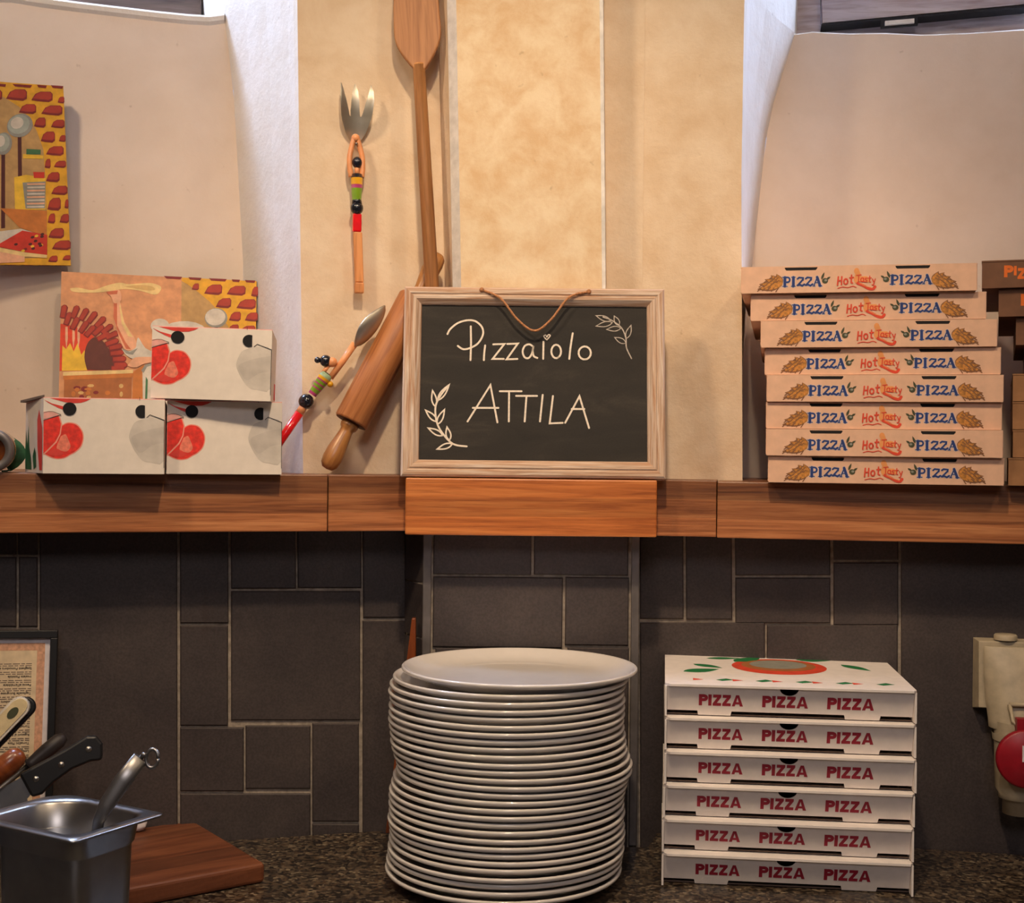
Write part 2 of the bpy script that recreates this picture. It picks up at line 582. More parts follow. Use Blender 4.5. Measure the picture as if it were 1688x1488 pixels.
    def build(s, name, parent=None, bevel=0.0, recalc=True, seg=2):
        me = bpy.data.meshes.new(name)
        me.from_pydata(s.v, [], s.f)
        for m in s.mats:
            me.materials.append(m)
        me.polygons.foreach_set('material_index', s.m)
        me.polygons.foreach_set('use_smooth', s.sm)
        if recalc:
            bm = bmesh.new(); bm.from_mesh(me)
            bmesh.ops.recalc_face_normals(bm, faces=bm.faces)
            bm.to_mesh(me); bm.free()
        me.update()
        o = bpy.data.objects.new(name, me)
        COL.objects.link(o)
        if parent:
            o.parent = parent
        if bevel:
            b = o.modifiers.new('bevel', 'BEVEL')
            b.width = bevel; b.segments = seg; b.limit_method = 'ANGLE'; b.angle_limit = math.radians(40)
        return o


def tag(o, label=None, cat=None, group=None, kind=None):
    if label: o['label'] = label
    if cat: o['category'] = cat
    if group: o['group'] = group
    if kind: o['kind'] = kind
    return o


def empty(name, loc=(0, 0, 0), rz=0.0, label=None, cat=None, group=None):
    o = bpy.data.objects.new(name, None)
    COL.objects.link(o)
    o.empty_display_size = 0.05
    o.location = loc
    o.rotation_euler = (0, 0, rz)
    return tag(o, label, cat, group)


def copy_tree(o, parent=None):
    c = o.copy()
    COL.objects.link(c)
    if parent:
        c.parent = parent
    for ch in list(o.children):
        copy_tree(ch, c)
    return c


def struct(o):
    o['kind'] = 'structure'
    return o


def arc(cx, cz, rx, rz, a0, a1, n=16):
    return [(cx + rx * math.cos(math.radians(a0 + (a1 - a0) * i / n)), cz + rz * math.sin(math.radians(a0 + (a1 - a0) * i / n))) for i in range(n + 1)]


def smoothline(pts, n=6):
    """Catmull-Rom through 2D or 3D points"""
    P_ = [Vector(p) for p in pts]
    P_ = [P_[0]] + P_ + [P_[-1]]
    out = []
    for i in range(1, len(P_) - 2):
        a, b, c, d = P_[i - 1:i + 3]
        for k in range(n):
            t = k / n
            out.append(0.5 * (2 * b + (c - a) * t + (2 * a - 5 * b + 4 * c - d) * t * t + (3 * b - a - 3 * c + d) * t ** 3))
    out.append(P_[-2])
    return [tuple(p) for p in out]


def leaf_outline(b, t, wd, n=7):
    bx, bz = b; tx, tz = t
    dx, dz = tx - bx, tz - bz
    L = math.hypot(dx, dz)
    nx, nz = -dz / L, dx / L
    l, r = [], []
    for i in range(n + 1):
        u = i / n
        h = wd / 2 * math.sin(PI * u ** 0.8)
        l.append((bx + dx * u + nx * h, bz + dz * u + nz * h))
        r.append((bx + dx * u - nx * h, bz + dz * u - nz * h))
    return l + r[-2:0:-1]


ORD = ['topmost', 'second', 'third', 'fourth', 'fifth', 'sixth', 'seventh', 'eighth', 'ninth', 'tenth', 'eleventh', 'twelfth', 'thirteenth',
       'fourteenth', 'fifteenth', 'sixteenth', 'seventeenth', 'eighteenth', 'nineteenth', 'twentieth', 'twenty-first', 'twenty-second',
       'twenty-third', 'twenty-fourth', 'twenty-fifth', 'twenty-sixth', 'twenty-seventh', 'twenty-eighth', 'twenty-ninth']

# ================================================================== SETTING
CEIL = 2.98
o = MB(); o.box((-2.3, -3.2, -0.1), (2.3, 2.6, 0.0), 'floor'); struct(o.build('floor'))
o = MB(); o.box((-2.3, -3.2, CEIL), (2.3, 2.9, CEIL + 0.1), 'room'); struct(o.build('ceiling'))
o = MB(); o.box((-2.4, -3.3, 0), (2.4, -3.2, CEIL), 'room'); struct(o.build('wall_rear'))
o = MB(); o.box((-2.4, -3.2, 0), (-2.3, 2.9, CEIL), 'room'); struct(o.build('wall_far_left'))
o = MB(); o.box((2.3, -3.2, 0), (2.4, 2.9, CEIL), 'room'); struct(o.build('wall_far_right'))


def tiled(name, wing, rects, xl, xr, zlo, zhi, mat='tile'):
    o = MB()
    o.box((xl, 0.0, zlo), (xr, 0.05, zhi), 'grout')
    for (x0, y0, x1, y1) in rects:
        c = []
        for (px, py) in ((x0, y1), (x1, y1), (x1, y0), (x0, y0)):
            x, z = wing.hit(px, py, -0.004)
            c.append((min(max(x, xl + 0.0005), xr - 0.0005), min(max(z, zlo + 0.001), zhi - 0.001)))
        cx = sum(p[0] for p in c) / 4; cz = sum(p[1] for p in c) / 4
        ins = [(p[0] + (0.0016 if p[0] < cx else -0.0016), p[1] + (0.0016 if p[1] < cz else -0.0016)) for p in c]
        o.hexa([(p[0], -0.004, p[1]) for p in ins], [(p[0], -0.0022, p[1]) for p in c], mat)
        o.hexa([(p[0], -0.0022, p[1]) for p in c], [(p[0], 0.002, p[1]) for p in c], mat)
    return struct(wing.place(o.build(name)))


LB = 872 + 6
left_rects = [(-700, 780, -330, 1500), (-327, 780, -110, 1500), (-107, 780, 27, 914), (30, 780, 62, 914), (-107, 918, 27, 1033), (31, 918, 62, 1033), (-107, 1037, 62, 1500),
              (66, 780, 293, 1500), (297, 780, 377, 1027), (297, 1031, 376, 1196), (381, 780, 488, 970), (491, 780, 596, 969), (381, 974, 594, 1187),
              (599, 780, 669, 1018), (598, 1023, 671, 1500), (297, 1199, 402, 1304), (405, 1196, 512, 1300), (515, 1192, 592, 1354), (297, 1308, 512, 1500), (515, 1358, 592, 1500)]
tiled('wall_left', LW, left_rects, -2.12, 0.0, 0.0, SHELF - 0.06)
right_rects = [(1055, 780, 1127, 1020), (1131, 780, 1207, 1021), (1212, 780, 1369, 948), (1212, 952, 1369, 1027), (1374, 780, 1481, 923), (1374, 927, 1481, 1030),
               (1055, 1026, 1261, 1500), (1264, 1030, 1480, 1500), (1486, 780, 1850, 1500), (1854, 780, 2200, 1500), (2204, 780, 2700, 1500)]
tiled('wall_right', RW, right_rects, 0.0, 2.12, 0.0, SHELF_R - 0.06)

# tiled pillar between the two wings
PW = Wing(0.0, 1.925, 0.0)
pil = MB()
xl, xr = PW.hit(704, 980)[0], PW.hit(1047, 980)[0]
rl, rr = -0.1565, 0.1925
ZP = BLOCK - 0.079
pil.plate([(xl, 1.9255), (xr, 1.9255), (rr, 2.0), (rr, 2.05), (rl, 2.05), (rl, 2.0)], 0.0, ZP, 'grout')
for (x0, y0, x1, y1) in [(714, 800, 877, 946), (880, 800, 1037, 947), (713, 952, 928, 1066), (931, 952, 1037, 1063), (931, 1068, 1037, 1500), (713, 1070, 928, 1500)]:
    a = PW.hit(x0, y1, -0.004); b = PW.hit(x1, y0, -0.004)
    X0, X1, Z0, Z1 = a[0], b[0], max(a[1], 0.9), min(b[1], ZP - 0.001)
    pil.hexa([(X0 + .0015, 1.9210, Z0 + .0015), (X1 - .0015, 1.9210, Z0 + .0015), (X1 - .0015, 1.9210, Z1 - .0015), (X0 + .0015, 1.9210, Z1 - .0015)],
             [(X0, 1.9228, Z0), (X1, 1.9228, Z0), (X1, 1.9228, Z1), (X0, 1.9228, Z1)], 'tile')
    pil.box((X0, 1.9228, Z0), (X1, 1.927, Z1), 'tile')
# the narrow splayed side towards the left wing
for z0, z1 in ((0.92, 1.205), (1.209, 1.285), (1.289, ZP - 0.001)):
    pil.hexa([(xl - 0.004, 1.933, z0), (rl - 0.001, 1.99, z0), (rl - 0.001, 1.99, z1), (xl - 0.004, 1.933, z1)],
             [(xl + 0.002, 1.934, z0), (rl + 0.006, 1.991, z0), (rl + 0.006, 1.991, z1), (xl + 0.002, 1.934, z1)], 'tile')
struct(pil.build('wall_center'))
for k, (p0, p1) in enumerate(((697, 711), (1040, 1053))):
    t = MB()
    a = PW.hit(p0, 980)[0]; b = PW.hit(p1, 980)[0]
    t.box((a, 1.9175, COUNTER), (b, 1.9255, ZP), 'trimmetal')
    struct(t.build('trim_%d' % (k + 1), bevel=0.0015))


# upper plaster walls: pier strip, splayed reveal, niche back, window recess
def edge(wing, pts, off):
    """(px, py) list -> local (x, z) on the plane 'off'"""
    return [wing.hit(px, py, off) for px, py in pts]


def zline(pts, z):
    (x0, z0), (x1, z1) = pts[0], pts[-1]
    for a, b in zip(pts, pts[1:]):
        if min(a[1], b[1]) <= z <= max(a[1], b[1]):
            (x0, z0), (x1, z1) = a, b
            break
    else:
        (x0, z0), (x1, z1) = (pts[0], pts[1]) if abs(z - pts[0][1]) < abs(z - pts[-1][1]) else (pts[-2], pts[-1])
    return x0 + (x1 - x0) * (z - z0) / ((z1 - z0) or 1e-9)


NICHE = 0.25
SILL = 0.42


def upper_wall(name, wing, inner_x, front, back, sillpts, outer_x, zbot, side):
    """side -1: niche lies to the left of the pier"""
    fr = edge(wing, front, 0.0)
    bk = edge(wing, back, NICHE)
    sill = edge(wing, sillpts, NICHE)
    N = 28
    zs = [zbot + (CEIL - zbot) * i / N for i in range(N + 1)]
    o = MB()
    # pier front
    for a, b in zip(zs, zs[1:]):
        o.poly([(zline(fr, a), 0, a), (inner_x, 0, a), (inner_x, 0, b), (zline(fr, b), 0, b)], 'plaster')
    # reveal with a slightly rounded front corner
    prof = [(0.0, 0.0), (0.05, 0.012), (0.12, 0.04), (0.4, 0.12), (0.7, 0.19), (1.0, NICHE)]
    for a, b in zip(zs, zs[1:]):
        for (t0, y0), (t1, y1) in zip(prof, prof[1:]):
            def q(t, y, z):
                return (zline(fr, z) * (1 - t) + zline(bk, z) * t, y, z)
            o.add([q(t0, y0, a), q(t1, y1, a), q(t1, y1, b), q(t0, y0, b)], [(0, 1, 2, 3)], 'plaster_white', True)
    # reveal goes on behind the niche face, up beside the window
    zsill = min(p[1] for p in sill)
    for a, b in zip(zs, zs[1:]):
        if b > zsill - 0.1:
            o.poly([(zline(bk, a), NICHE, a), (zline(bk, a) + side * 0.03, SILL + 0.12, a), (zline(bk, b) + side * 0.03, SILL + 0.12, b), (zline(bk, b), NICHE, b)], 'plaster_white')
    # niche back up to the sill line
    xs = [p[0] for p in sill]
    order = sill if side < 0 else sill[::-1]      # from the far side towards the pier
    order = [(outer_x, order[0][1] + 0.02)] + [p for p in order]
    for (xa, za), (xb, zb) in zip(order, order[1:]):
        K = 12
        for i in range(K):
            t0, t1 = i / K, (i + 1) / K
            z00, z01 = zbot + (za - zbot) * t0, zbot + (za - zbot) * t1
            z10, z11 = zbot + (zb - zbot) * t0, zbot + (zb - zbot) * t1
            last = (xb, zb) == order[-1]
            e0 = zline(bk, z10) if last else xb
            e1 = zline(bk, z11) if last else xb
            o.poly([(xa, NICHE, z00), (e0, NICHE, z10), (e1, NICHE, z11), (xa, NICHE, z01)], 'plaster_niche')
        # rounded sill nose and the sloping sill behind it
        e = zline(bk, zb) if (xb, zb) == order[-1] else xb
        nose = [(NICHE, -0.012), (NICHE - 0.005, -0.007), (NICHE - 0.006, 0.0), (NICHE - 0.002, 0.004), (NICHE + 0.01, 0.006), (SILL + 0.12, 0.03)] if side < 0 else [(NICHE, 0.0), (NICHE + .004, .003), (SILL + 0.12, 0.02)]
        for (y0, h0), (y1, h1) in zip(nose, nose[1:]):
            o.add([(xa, y0, za + h0), (e, y0, zb + h0), (e, y1, zb + h1), (xa, y1, za + h1)], [(0, 1, 2, 3)], 'plaster_white', True)
    # outer side of the niche, lintel over the pier side of the frame, outer pier
    o.poly([(outer_x, NICHE, zbot), (outer_x, 0, zbot), (outer_x, 0, CEIL), (outer_x, NICHE, CEIL)], 'plaster_white')
    o.poly([(outer_x, NICHE, zsill - 0.1), (outer_x, SILL + 0.12, zsill - 0.1), (outer_x, SILL + 0.12, CEIL), (outer_x, NICHE, CEIL)], 'plaster_white')
    far = outer_x + side * 1.2
    o.poly([(outer_x, 0, zbot), (far, 0, zbot), (far, 0, CEIL), (outer_x, 0, CEIL)], 'plaster')
    return struct(wing.place(o.build(name, recalc=False))), fr, bk, sill


l_sill = [(-60, -10), (20, -8), (70, 0), (140, 9), (200, 16), (260, 23), (310, 28), (345, 30), (372, 27)]
_, lfr, lbk, lsl = upper_wall('wall_upper_left', LW, LW.hit(727, 300)[0] + 0.012, [(490, -140), (490, 0), (496, 460), (500, 800)],
                              [(352, -200), (369, 20), (385, 150), (401, 440), (404, 800)], l_sill, LW.hit(-60, 400, 0.1)[0] - 0.25, SHELF - 0.065, -1)
r_sill = [(1306, 58), (1340, 54), (1400, 57), (1460, 56), (1520, 59), (1600, 56), (1688, 50), (1760, 44)]
_, rfr, rbk, rsl = upper_wall('wall_upper_right', RW, 0.0, [(1232, -140), (1227, 0), (1222, 300), (1224, 800)],
                              [(1318, -200), (1309, 58), (1266, 200), (1240, 430), (1206, 800)], r_sill, RW.hit(1760, 400, 0.1)[0] + 0.25, SHELF_R - 0.065, 1)
# the piece of wall between the right pier strip and the pilaster
o = MB()
o.box((0.12, 1.999, BLOCK - 0.06), (0.1925, 2.05, CEIL), 'plaster')
struct(o.build('wall_center_right'))

# pilaster with its slanted left edge
o = MB()
N = 24
def pil_x(z, d, tb):
    # tb: (px at py 0, px at py 460)
    py = 744 - (z - EYE) * F / d
    px = tb[0] + (tb[1] - tb[0]) * py / 460.0
    return P(px, py, d).x
zs = [SHELF - 0.06 + (CEIL - SHELF + 0.06) * i / N for i in range(N + 1)]
ringsp = []
for z in zs:
    lb = pil_x(z, 2.0, (722, 734)); lf2 = pil_x(z, 1.955, (737, 746)); lf = pil_x(z, 1.94, (752, 760))
    rf = pil_x(z, 1.94, (994, 998)); rb = pil_x(z, 1.99, (996, 1000))
    ringsp.append([(lb, 2.03, z), (lb, 2.0, z), (lf2, 1.955, z), (lf, 1.94, z), (rf - .005, 1.94, z), (rf, 1.939, z), (rf + .001, 1.942, z), (rf + 0.001, 2.03, z)])
mm = ['plaster', 'plaster', 'bead', 'plaster_pilaster', 'bead', 'bead', 'plaster']
for a, b in zip(ringsp, ringsp[1:]):
    for i in range(7):
        o.add([a[i], a[i + 1], b[i + 1], b[i]], [(0, 1, 2, 3)], mm[i], False)
o.poly(ringsp[0], 'plaster')
struct(o.build('wall_center_pilaster', recalc=False))


# windows
def window(name, wing, x0, x1, z0, z1, yoff, railpts=None):
    root = struct(empty(name, (0, 0, 0)))
    wing.place(root)
    f = MB()
    t = 0.05; rl_ = 0.11
    f.box((x0, yoff, z0), (x1, yoff + 0.05, z0 + rl_), 'brownframe')
    f.box((x0, yoff, z1 - t), (x1, yoff + 0.05, z1), 'brownframe')
    for xa in (x0, (x0 + x1) / 2 - t / 2, x1 - t):
        f.box((xa, yoff, z0 + rl_), (xa + t, yoff + 0.05, z1 - t), 'brownframe')
    f.build('window_frame', root, bevel=0.004)
    g = MB()
    for xa, xb in ((x0 + t, (x0 + x1) / 2 - t / 2), ((x0 + x1) / 2 + t / 2, x1 - t)):
        g.box((xa, yoff + 0.022, z0 + rl_), (xb, yoff + 0.027, z1 - t), 'glass')
    g.build('window_pane', root)
    return root


zl = max(p[1] for p in lsl)
xin = zline(lbk, zl) - 0.03
window('window_1', LW, xin - 1.0, xin, zl + 0.018, CEIL, SILL + 0.02)
# dark objects lying on the left window sill behind its rounded edge
zr = max(p[1] for p in rsl)
xin = zline(rbk, zr)
window('window_2', RW, xin + 0.0, xin + 1.0, zr + 0.035, CEIL, SILL + 0.02)

# worn wooden casement board and its latch low in the right window opening
c = [RW.hit(px, py, 0.285) for px, py in ((1356, 38), (1720, 4), (1720, -120), (1352, -90))]
wb = MB()
wb.prism(c, lambda x, z: (x, 0.285, z), lambda x, z: (x, 0.315, z), 'darkwood')
e0, e1 = RW.hit(1354, 42, 0.283), RW.hit(1722, 8, 0.283)
wb.hexa([(e0[0], .281, e0[1] - .0015), (e1[0], .281, e1[1] - .0015), (e1[0], .281, e1[1] + .002), (e0[0], .281, e0[1] + .002)],
        [(e0[0], .315, e0[1] - .0015), (e1[0], .315, e1[1] - .0015), (e1[0], .315, e1[1] + .002), (e0[0], .315, e0[1] + .002)], 'darkgap')
c2 = [RW.hit(px, py, 0.30) for px, py in ((1304, 60), (1352, 60), (1352, -120), (1304, -120))]
wb.prism(c2, lambda x, z: (x, 0.30, z), lambda x, z: (x, 0.34, z), 'darkwood')
c3 = [RW.hit(px, py, 0.318) for px, py in ((1350, 60), (1740, 58), (1740, -20), (1350, 40))]
wb.prism(c3, lambda x, z: (x, 0.318, z), lambda x, z: (x, 0.34, z), 'darkwood')
root = struct(empty('window_3'))
RW.place(root)
wb.build('sash', root)
la = MB()
c4 = [RW.hit(px, py, 0.278) for px, py in ((1452, 46), (1513, 41), (1513, 28), (1452, 33))]
la.prism(c4, lambda x, z: (x, 0.276, z), lambda x, z: (x, 0.284, z), 'darkgap')
c5 = [RW.hit(px, py, 0.272) for px, py in ((1459, 42), (1507, 38), (1507, 31), (1459, 35))]
la.prism(c5, lambda x, z: (x, 0.270, z), lambda x, z: (x, 0.277, z), 'bead')
la.build('latch', root)

# ================================================================== SHELF, COUNTER
def board(name, pts_world, ztop, th, label, mat='shelf', bev=0.0015, ang=0.0):
    cx = sum(p[0] for p in pts_world) / len(pts_world); cy = min(p[1] for p in pts_world)
    b = MB()
    ca_, sa_ = math.cos(ang), math.sin(ang)
    b.plate([((p[0] - cx) * ca_ + (p[1] - cy) * sa_, -(p[0] - cx) * sa_ + (p[1] - cy) * ca_) for p in pts_world], -th, 0.0, mat)
    o = b.build(name, bevel=bev)
    o.location = (cx, cy, ztop)
    o.rotation_euler = (0, 0, ang)
    return tag(o, label, 'shelf')


FO = -0.095
TH = 0.0795
def lw(x, off): return tuple(LW.world(x, off, 0))[:2]
def rw(x, off): return tuple(RW.world(x, off, 0))[:2]
xj = LW.hit(540.5, 830, FO)[0]
zmid = SHELF - 0.03
xb = zline(lbk, zmid); xf = zline(lfr, zmid)
board('wooden_shelf', [lw(-1.5, FO), lw(xj - .0006, FO), lw(xj - .0006, -.0005), lw(xf - .001, -.0005), lw(xb - .004, NICHE - .001), lw(-1.05, NICHE - .001), lw(-1.05, -.0005), lw(-1.5, -.0005)],
      SHELF, TH, 'long brown wooden shelf board under the tomato boxes, left end of the shelf', ang=LW.a)
BX0 = P(668, 835, 1.86).x; BX1 = P(1083, 835, 1.86).x
def on_line(wing, x, off):     # world point on wing plane with world x
    t = (x - (wing.o + wing.N * off).x) / wing.X.x
    return lw(t, off) if wing is LW else rw(t, off)
board('wooden_shelf', [lw(xj + .0006, FO), on_line(LW, BX0 - .0006, FO), on_line(LW, BX0 - .0006, -.0005), lw(xj + .0006, -.0005)],
      SHELF, TH, 'short wooden shelf board under the rolling pin, left of the chalkboard block', ang=LW.a)
board('wooden_shelf', [(BX0, 1.86), (BX1, 1.86), (BX1, 1.9375), (BX0, 1.9375)], BLOCK, TH, 'orange-brown wooden shelf block jutting out under the chalkboard', 'block', 0.002)
xk = RW.hit(1181.5, 840, FO)[0]
board('wooden_shelf', [on_line(RW, BX1 + .0006, FO), rw(xk - .0006, FO), rw(xk - .0006, -.0005), (0.1925, 1.9985), (BX1 + .0006, 1.9985)],
      SHELF_R + .001, TH, 'short plain wooden shelf board right of the chalkboard block', ang=RW.a)
xb = zline(rbk, zmid); xf = zline(rfr, zmid)
board('wooden_shelf', [rw(xk + .0006, FO), rw(1.5, FO), rw(1.5, -.0005), rw(1.05, -.0005), rw(1.05, NICHE - .001), rw(xb + .004, NICHE - .001), rw(xf + .001, -.0005), rw(xk + .0006, -.0005)],
      SHELF_R, TH, 'long wooden shelf board under the pizza box stacks, right end of the shelf', ang=RW.a)

b = MB()
b.plate([(-2.2, 1.12), (2.2, 1.12), rw(2.05, -.0055), rw(0.03, -.0055), (xr + 0.02, 1.9165), (xl - 0.02, 1.9165), lw(-0.035, -.0055), lw(-2.05, -.0055)], -0.04, 0, 'granite')
o = b.build('granite_worktop', bevel=0.004)
o.location = (0, 0, COUNTER)
tag(o, 'dark speckled granite worktop under the plates and white pizza boxes', 'worktop')
cab = empty('base_cabinet', (0, 1.18, 0), 0, 'steel base cabinet under the granite worktop', 'cabinet')
b = MB(); b.box((-2.0, 0, 0.0), (2.0, 0.2, COUNTER - 0.0405), 'cabinet'); b.build('body', cab, bevel=0.003)
for k in range(4):
    d = MB(); d.box((-1.98 + k, -0.018, 0.1), (-1.02 + k, -0.0005, COUNTER - 0.06), 'cabinet'); dd = d.build('door', cab, bevel=0.003)
    h = MB(); h.tube([(-1.1 + k, -0.018, 0.55), (-1.1 + k, -0.045, 0.57), (-1.1 + k, -0.045, 0.7), (-1.1 + k, -0.018, 0.72)], 0.006, 'steel'); h.build('handle', dd)


# ================================================================== CHALKBOARD
KB = 0.3705 / 437.0
LEAN = math.radians(8.5)
base = P(878.5, 785.5, 1.872)
cb = empty('chalkboard', (base.x, 1.872, BLOCK + 0.0008), 0, 'chalkboard with whitewashed wooden frame and handwritten names, on the middle shelf block', 'chalkboard')
cb.rotation_euler = (-LEAN, 0, 0)


def cbm(px, py):
    dx, dz = px - 878.5, 785.5 - py
    k = KB * (1 + 0.018 * dz / 315.0)
    return (k * (dx * CR - dz * SR), k * (dx * SR + dz * CR) / math.cos(LEAN))


TLo, TRo, BRo, BLo = (-0.1852, 0.2725), (0.1852, 0.2725), (0.1852, 0.0), (-0.1852, 0.0)
fw = 0.0246
M['whitewash_x'] = wood('whitewashed_wood_rail', (184, 134, 100), (212, 184, 160), (230, 216, 204), 0, 1.4, 0.8, streak=34, bmp=0.3, dist=2.5)
M['whitewash_z'] = wood('whitewashed_wood_stile', (184, 134, 100), (212, 184, 160), (230, 216, 204), 2, 1.4, 0.8, streak=34, bmp=0.3, dist=2.5)


def rail(p, q, inward, mat):
    """mitred moulding from corner p to corner q; inward: unit vector"""
    prof = [(0.0, 0.010), (0.0, -0.008), (0.003, -0.0105), (0.009, -0.0105), (0.011, -0.0085), (0.013, -0.0105), (0.017, -0.0100), (fw - 0.001, -0.0035), (fw, -0.001), (fw, 0.010)]
    dx, dz = q[0] - p[0], q[1] - p[1]
    L = math.hypot(dx, dz); ux, uz = dx / L, dz / L
    r = MB()
    A, B = [], []
    for t, y in prof:
        A.append((p[0] + inward[0] * t + ux * t, y, p[1] + inward[1] * t + uz * t))
        B.append((q[0] + inward[0] * t - ux * t, y, q[1] + inward[1] * t - uz * t))
    n = len(prof)
    r.add(A + B, [tuple(range(n)), tuple(range(2 * n - 1, n - 1, -1))] + [(i, (i + 1) % n, n + (i + 1) % n, n + i) for i in range(n)], mat)
    return r.build('frame_rail', cb)


rail(TLo, TRo, (0, -1), 'whitewash_x'); rail(BLo, BRo, (0, 1), 'whitewash_x')
rail(BLo, TLo, (1, 0), 'whitewash_z'); rail(BRo, TRo, (-1, 0), 'whitewash_z')
pn = MB()
pn.box((-0.1852 + fw - .002, 0.0, fw - .002), (0.1852 - fw + .002, 0.008, 0.2725 - fw + .002), 'slate')


def zb(X, Y):                      # coordinates read from an enlarged view of the board
    return cbm(640 + X / 3.235, 440 + Y / 3.235)


CH = lambda x, z, l: (x, -0.0002 - 0.0001 * l, z)


def chalk(pts, wd=0.0024, mat='chalk', smooth=True):
    q = smoothline(pts, 5) if smooth and len(pts) > 2 else pts
    pn.stroke([zb(*p) for p in q], wd, CH, mat)


W2 = 0.0027
chalk([(440, 305), (441, 400), (438, 487)], W2)
chalk([(315, 347), (330, 320), (370, 288), (420, 273), (465, 278), (500, 310), (505, 350), (480, 395), (440, 420), (400, 428), (370, 410)], W2)
chalk([(517, 407), (512, 450), (510, 487)], W2)
chalk([(560, 402), (620, 400), (557, 480), (617, 480)], W2, smooth=False)
chalk([(635, 400), (692, 398), (632, 482), (690, 480)], W2, smooth=False)
chalk([(775, 415), (755, 402), (730, 410), (718, 440), (728, 470), (750, 475), (768, 450), (776, 410), (772, 440), (778, 465), (797, 475)], W2)
chalk([(830, 388), (829, 430), (828, 480)], W2)
chalk([(848, 378), (832, 360), (842, 352), (848, 362), (856, 350), (866, 356), (848, 378)], 0.0016)
chalk(arc(898, 440, 26, 36, 60, 430, 16), W2, smooth=False)
chalk([(987, 342), (976, 410), (968, 480)], W2)
chalk(arc(1051, 448, 33, 35, 80, 450, 16), W2, smooth=False)
chalk([(422, 815), (545, 620), (582, 820)], W2, smooth=False); chalk([(450, 742), (588, 742)], W2)
chalk([(595, 653), (712, 653)], W2); chalk([(645, 655), (643, 815)], W2)
chalk([(682, 678), (795, 678)], W2); chalk([(738, 680), (728, 815)], W2)
chalk([(825, 672), (810, 815)], W2)
chalk([(880, 678), (862, 825), (932, 822)], W2, smooth=False)
chalk([(945, 822), (1022, 680), (1073, 850)], W2, smooth=False); chalk([(980, 748), (1048, 748)], W2)
chalk([(418, 948), (345, 935), (290, 880), (258, 820), (250, 740), (275, 680), (322, 620)], 0.0026)
for b_, t_ in (((250, 735), (235, 650)), ((262, 702), (324, 618)), ((258, 815), (198, 755)), ((260, 830), (298, 752)), ((288, 890), (212, 850)), ((325, 915), (312, 845)), ((340, 935), (260, 962))):
    lo = leaf_outline(b_, t_, 26)
    chalk(lo + [lo[0]], 0.0021, smooth=False)
chalk([(1302, 478), (1275, 420), (1272, 370), (1250, 315), (1200, 275), (1150, 255)], 0.0017, 'chalk_dim')
for b_, t_ in (((1190, 275), (1113, 248)), ((1200, 285), (1113, 304)), ((1235, 300), (1210, 250)), ((1245, 315), (1170, 322)), ((1275, 370), (1300, 300)), ((1272, 395), (1212, 365))):
    lo = leaf_outline(b_, t_, 26)
    chalk(lo + [lo[0]], 0.0013, 'chalk_dim', smooth=False)
pn.build('slate_panel', cb, recalc=False)
cd = MB()
pa, pb_, pc = zb(500, 120), zb(782, 343), zb(1072, 130)
m1 = zb(600, 170); m2 = zb(690, 283); m3 = zb(870, 283); m4 = zb(965, 165)
path = smoothline([(pa[0], -0.0105, pa[1]), (m1[0], -0.0155, m1[1]), (m2[0], -0.0160, m2[1]), (pb_[0], -0.0155, pb_[1]), (m3[0], -0.0160, m3[1]), (m4[0], -0.0155, m4[1]), (pc[0], -0.0105, pc[1])], 6)
cd.tube(path, 0.0017, 'cord', 8)
cd.ball((pa[0], -0.0115, pa[1]), 0.0034, 'cord', 10); cd.ball((pc[0], -0.0115, pc[1]), 0.0034, 'cord', 10)
cd.build('hanging_cord', cb)


# ================================================================== FORK AND SPOON WITH CARVED HANDLES, PEEL, ROLLING PIN
def strip(o, rows, mat, th=0.0018, xc=0.0):
    """rows (z, xl, xr, y): a bent sheet with thickness"""
    n = 6
    pts = []
    for z, xl_, xr_, y in rows:
        w_ = (xr_ - xl_)
        for i in range(n + 1):
            u = i / n
            pts.append((xl_ + w_ * u, y + 0.007 * (1 - min(1.0, abs(xl_ + w_ * u - xc) / 0.023) ** 2), z))
    k = len(pts)
    pts += [(x, y + th, z) for x, y, z in pts]
    fs = []
    R = len(rows)
    for r in range(R - 1):
        for i in range(n):
            a = r * (n + 1) + i
            fs.append((a, a + 1, a + n + 2, a + n + 1))
            fs.append((k + a, k + a + n + 1, k + a + n + 2, k + a + 1))
    o.add(pts, fs, mat, True)
    per = [i for i in range(n + 1)] + [r * (n + 1) + n for r in range(1, R)] + [(R - 1) * (n + 1) + i for i in range(n - 1, -1, -1)] + [r * (n + 1) for r in range(R - 2, 0, -1)]
    m_ = len(per)
    o.add([pts[i] for i in per] + [pts[k + i] for i in per], [(i, m_ + i, m_ + (i + 1) % m_, (i + 1) % m_) for i in range(m_)], mat)


KF = 1.97 / F
fx, fz = LW.hit(586, 485, -0.014)
wp = LW.world(fx, -0.014, fz)
fork = empty('serving_fork', wp, LW.a, 'three-pronged steel serving fork with painted figure handle, hung on the wall left of the peel', 'fork')
def fl(px, py): return ((px - 586) * KF, (485 - py) * KF)
h = MB()
def fork_strip(rows):
    strip(h, [(fl(0, py)[1], fl(a, 0)[0], fl(b, 0)[0], y) for py, a, b, y in rows], 'forksteel', xc=fl(583.5, 0)[0])
fork_strip(((233, 577, 590, .001), (228, 573.5, 594.5, 0), (220, 568, 600, -.0015), (210, 563.5, 603.6, -.004), (200, 560, 607, -.006), (193, 558.6, 608.8, -.0075)))
fork_strip(((194, 558.8, 573.5, -.0073), (185, 557.6, 571.2, -.0095), (168, 556.4, 566.2, -.0125), (152, 556.4, 561.4, -.0115), (141, 557.2, 558.2, -.007)))
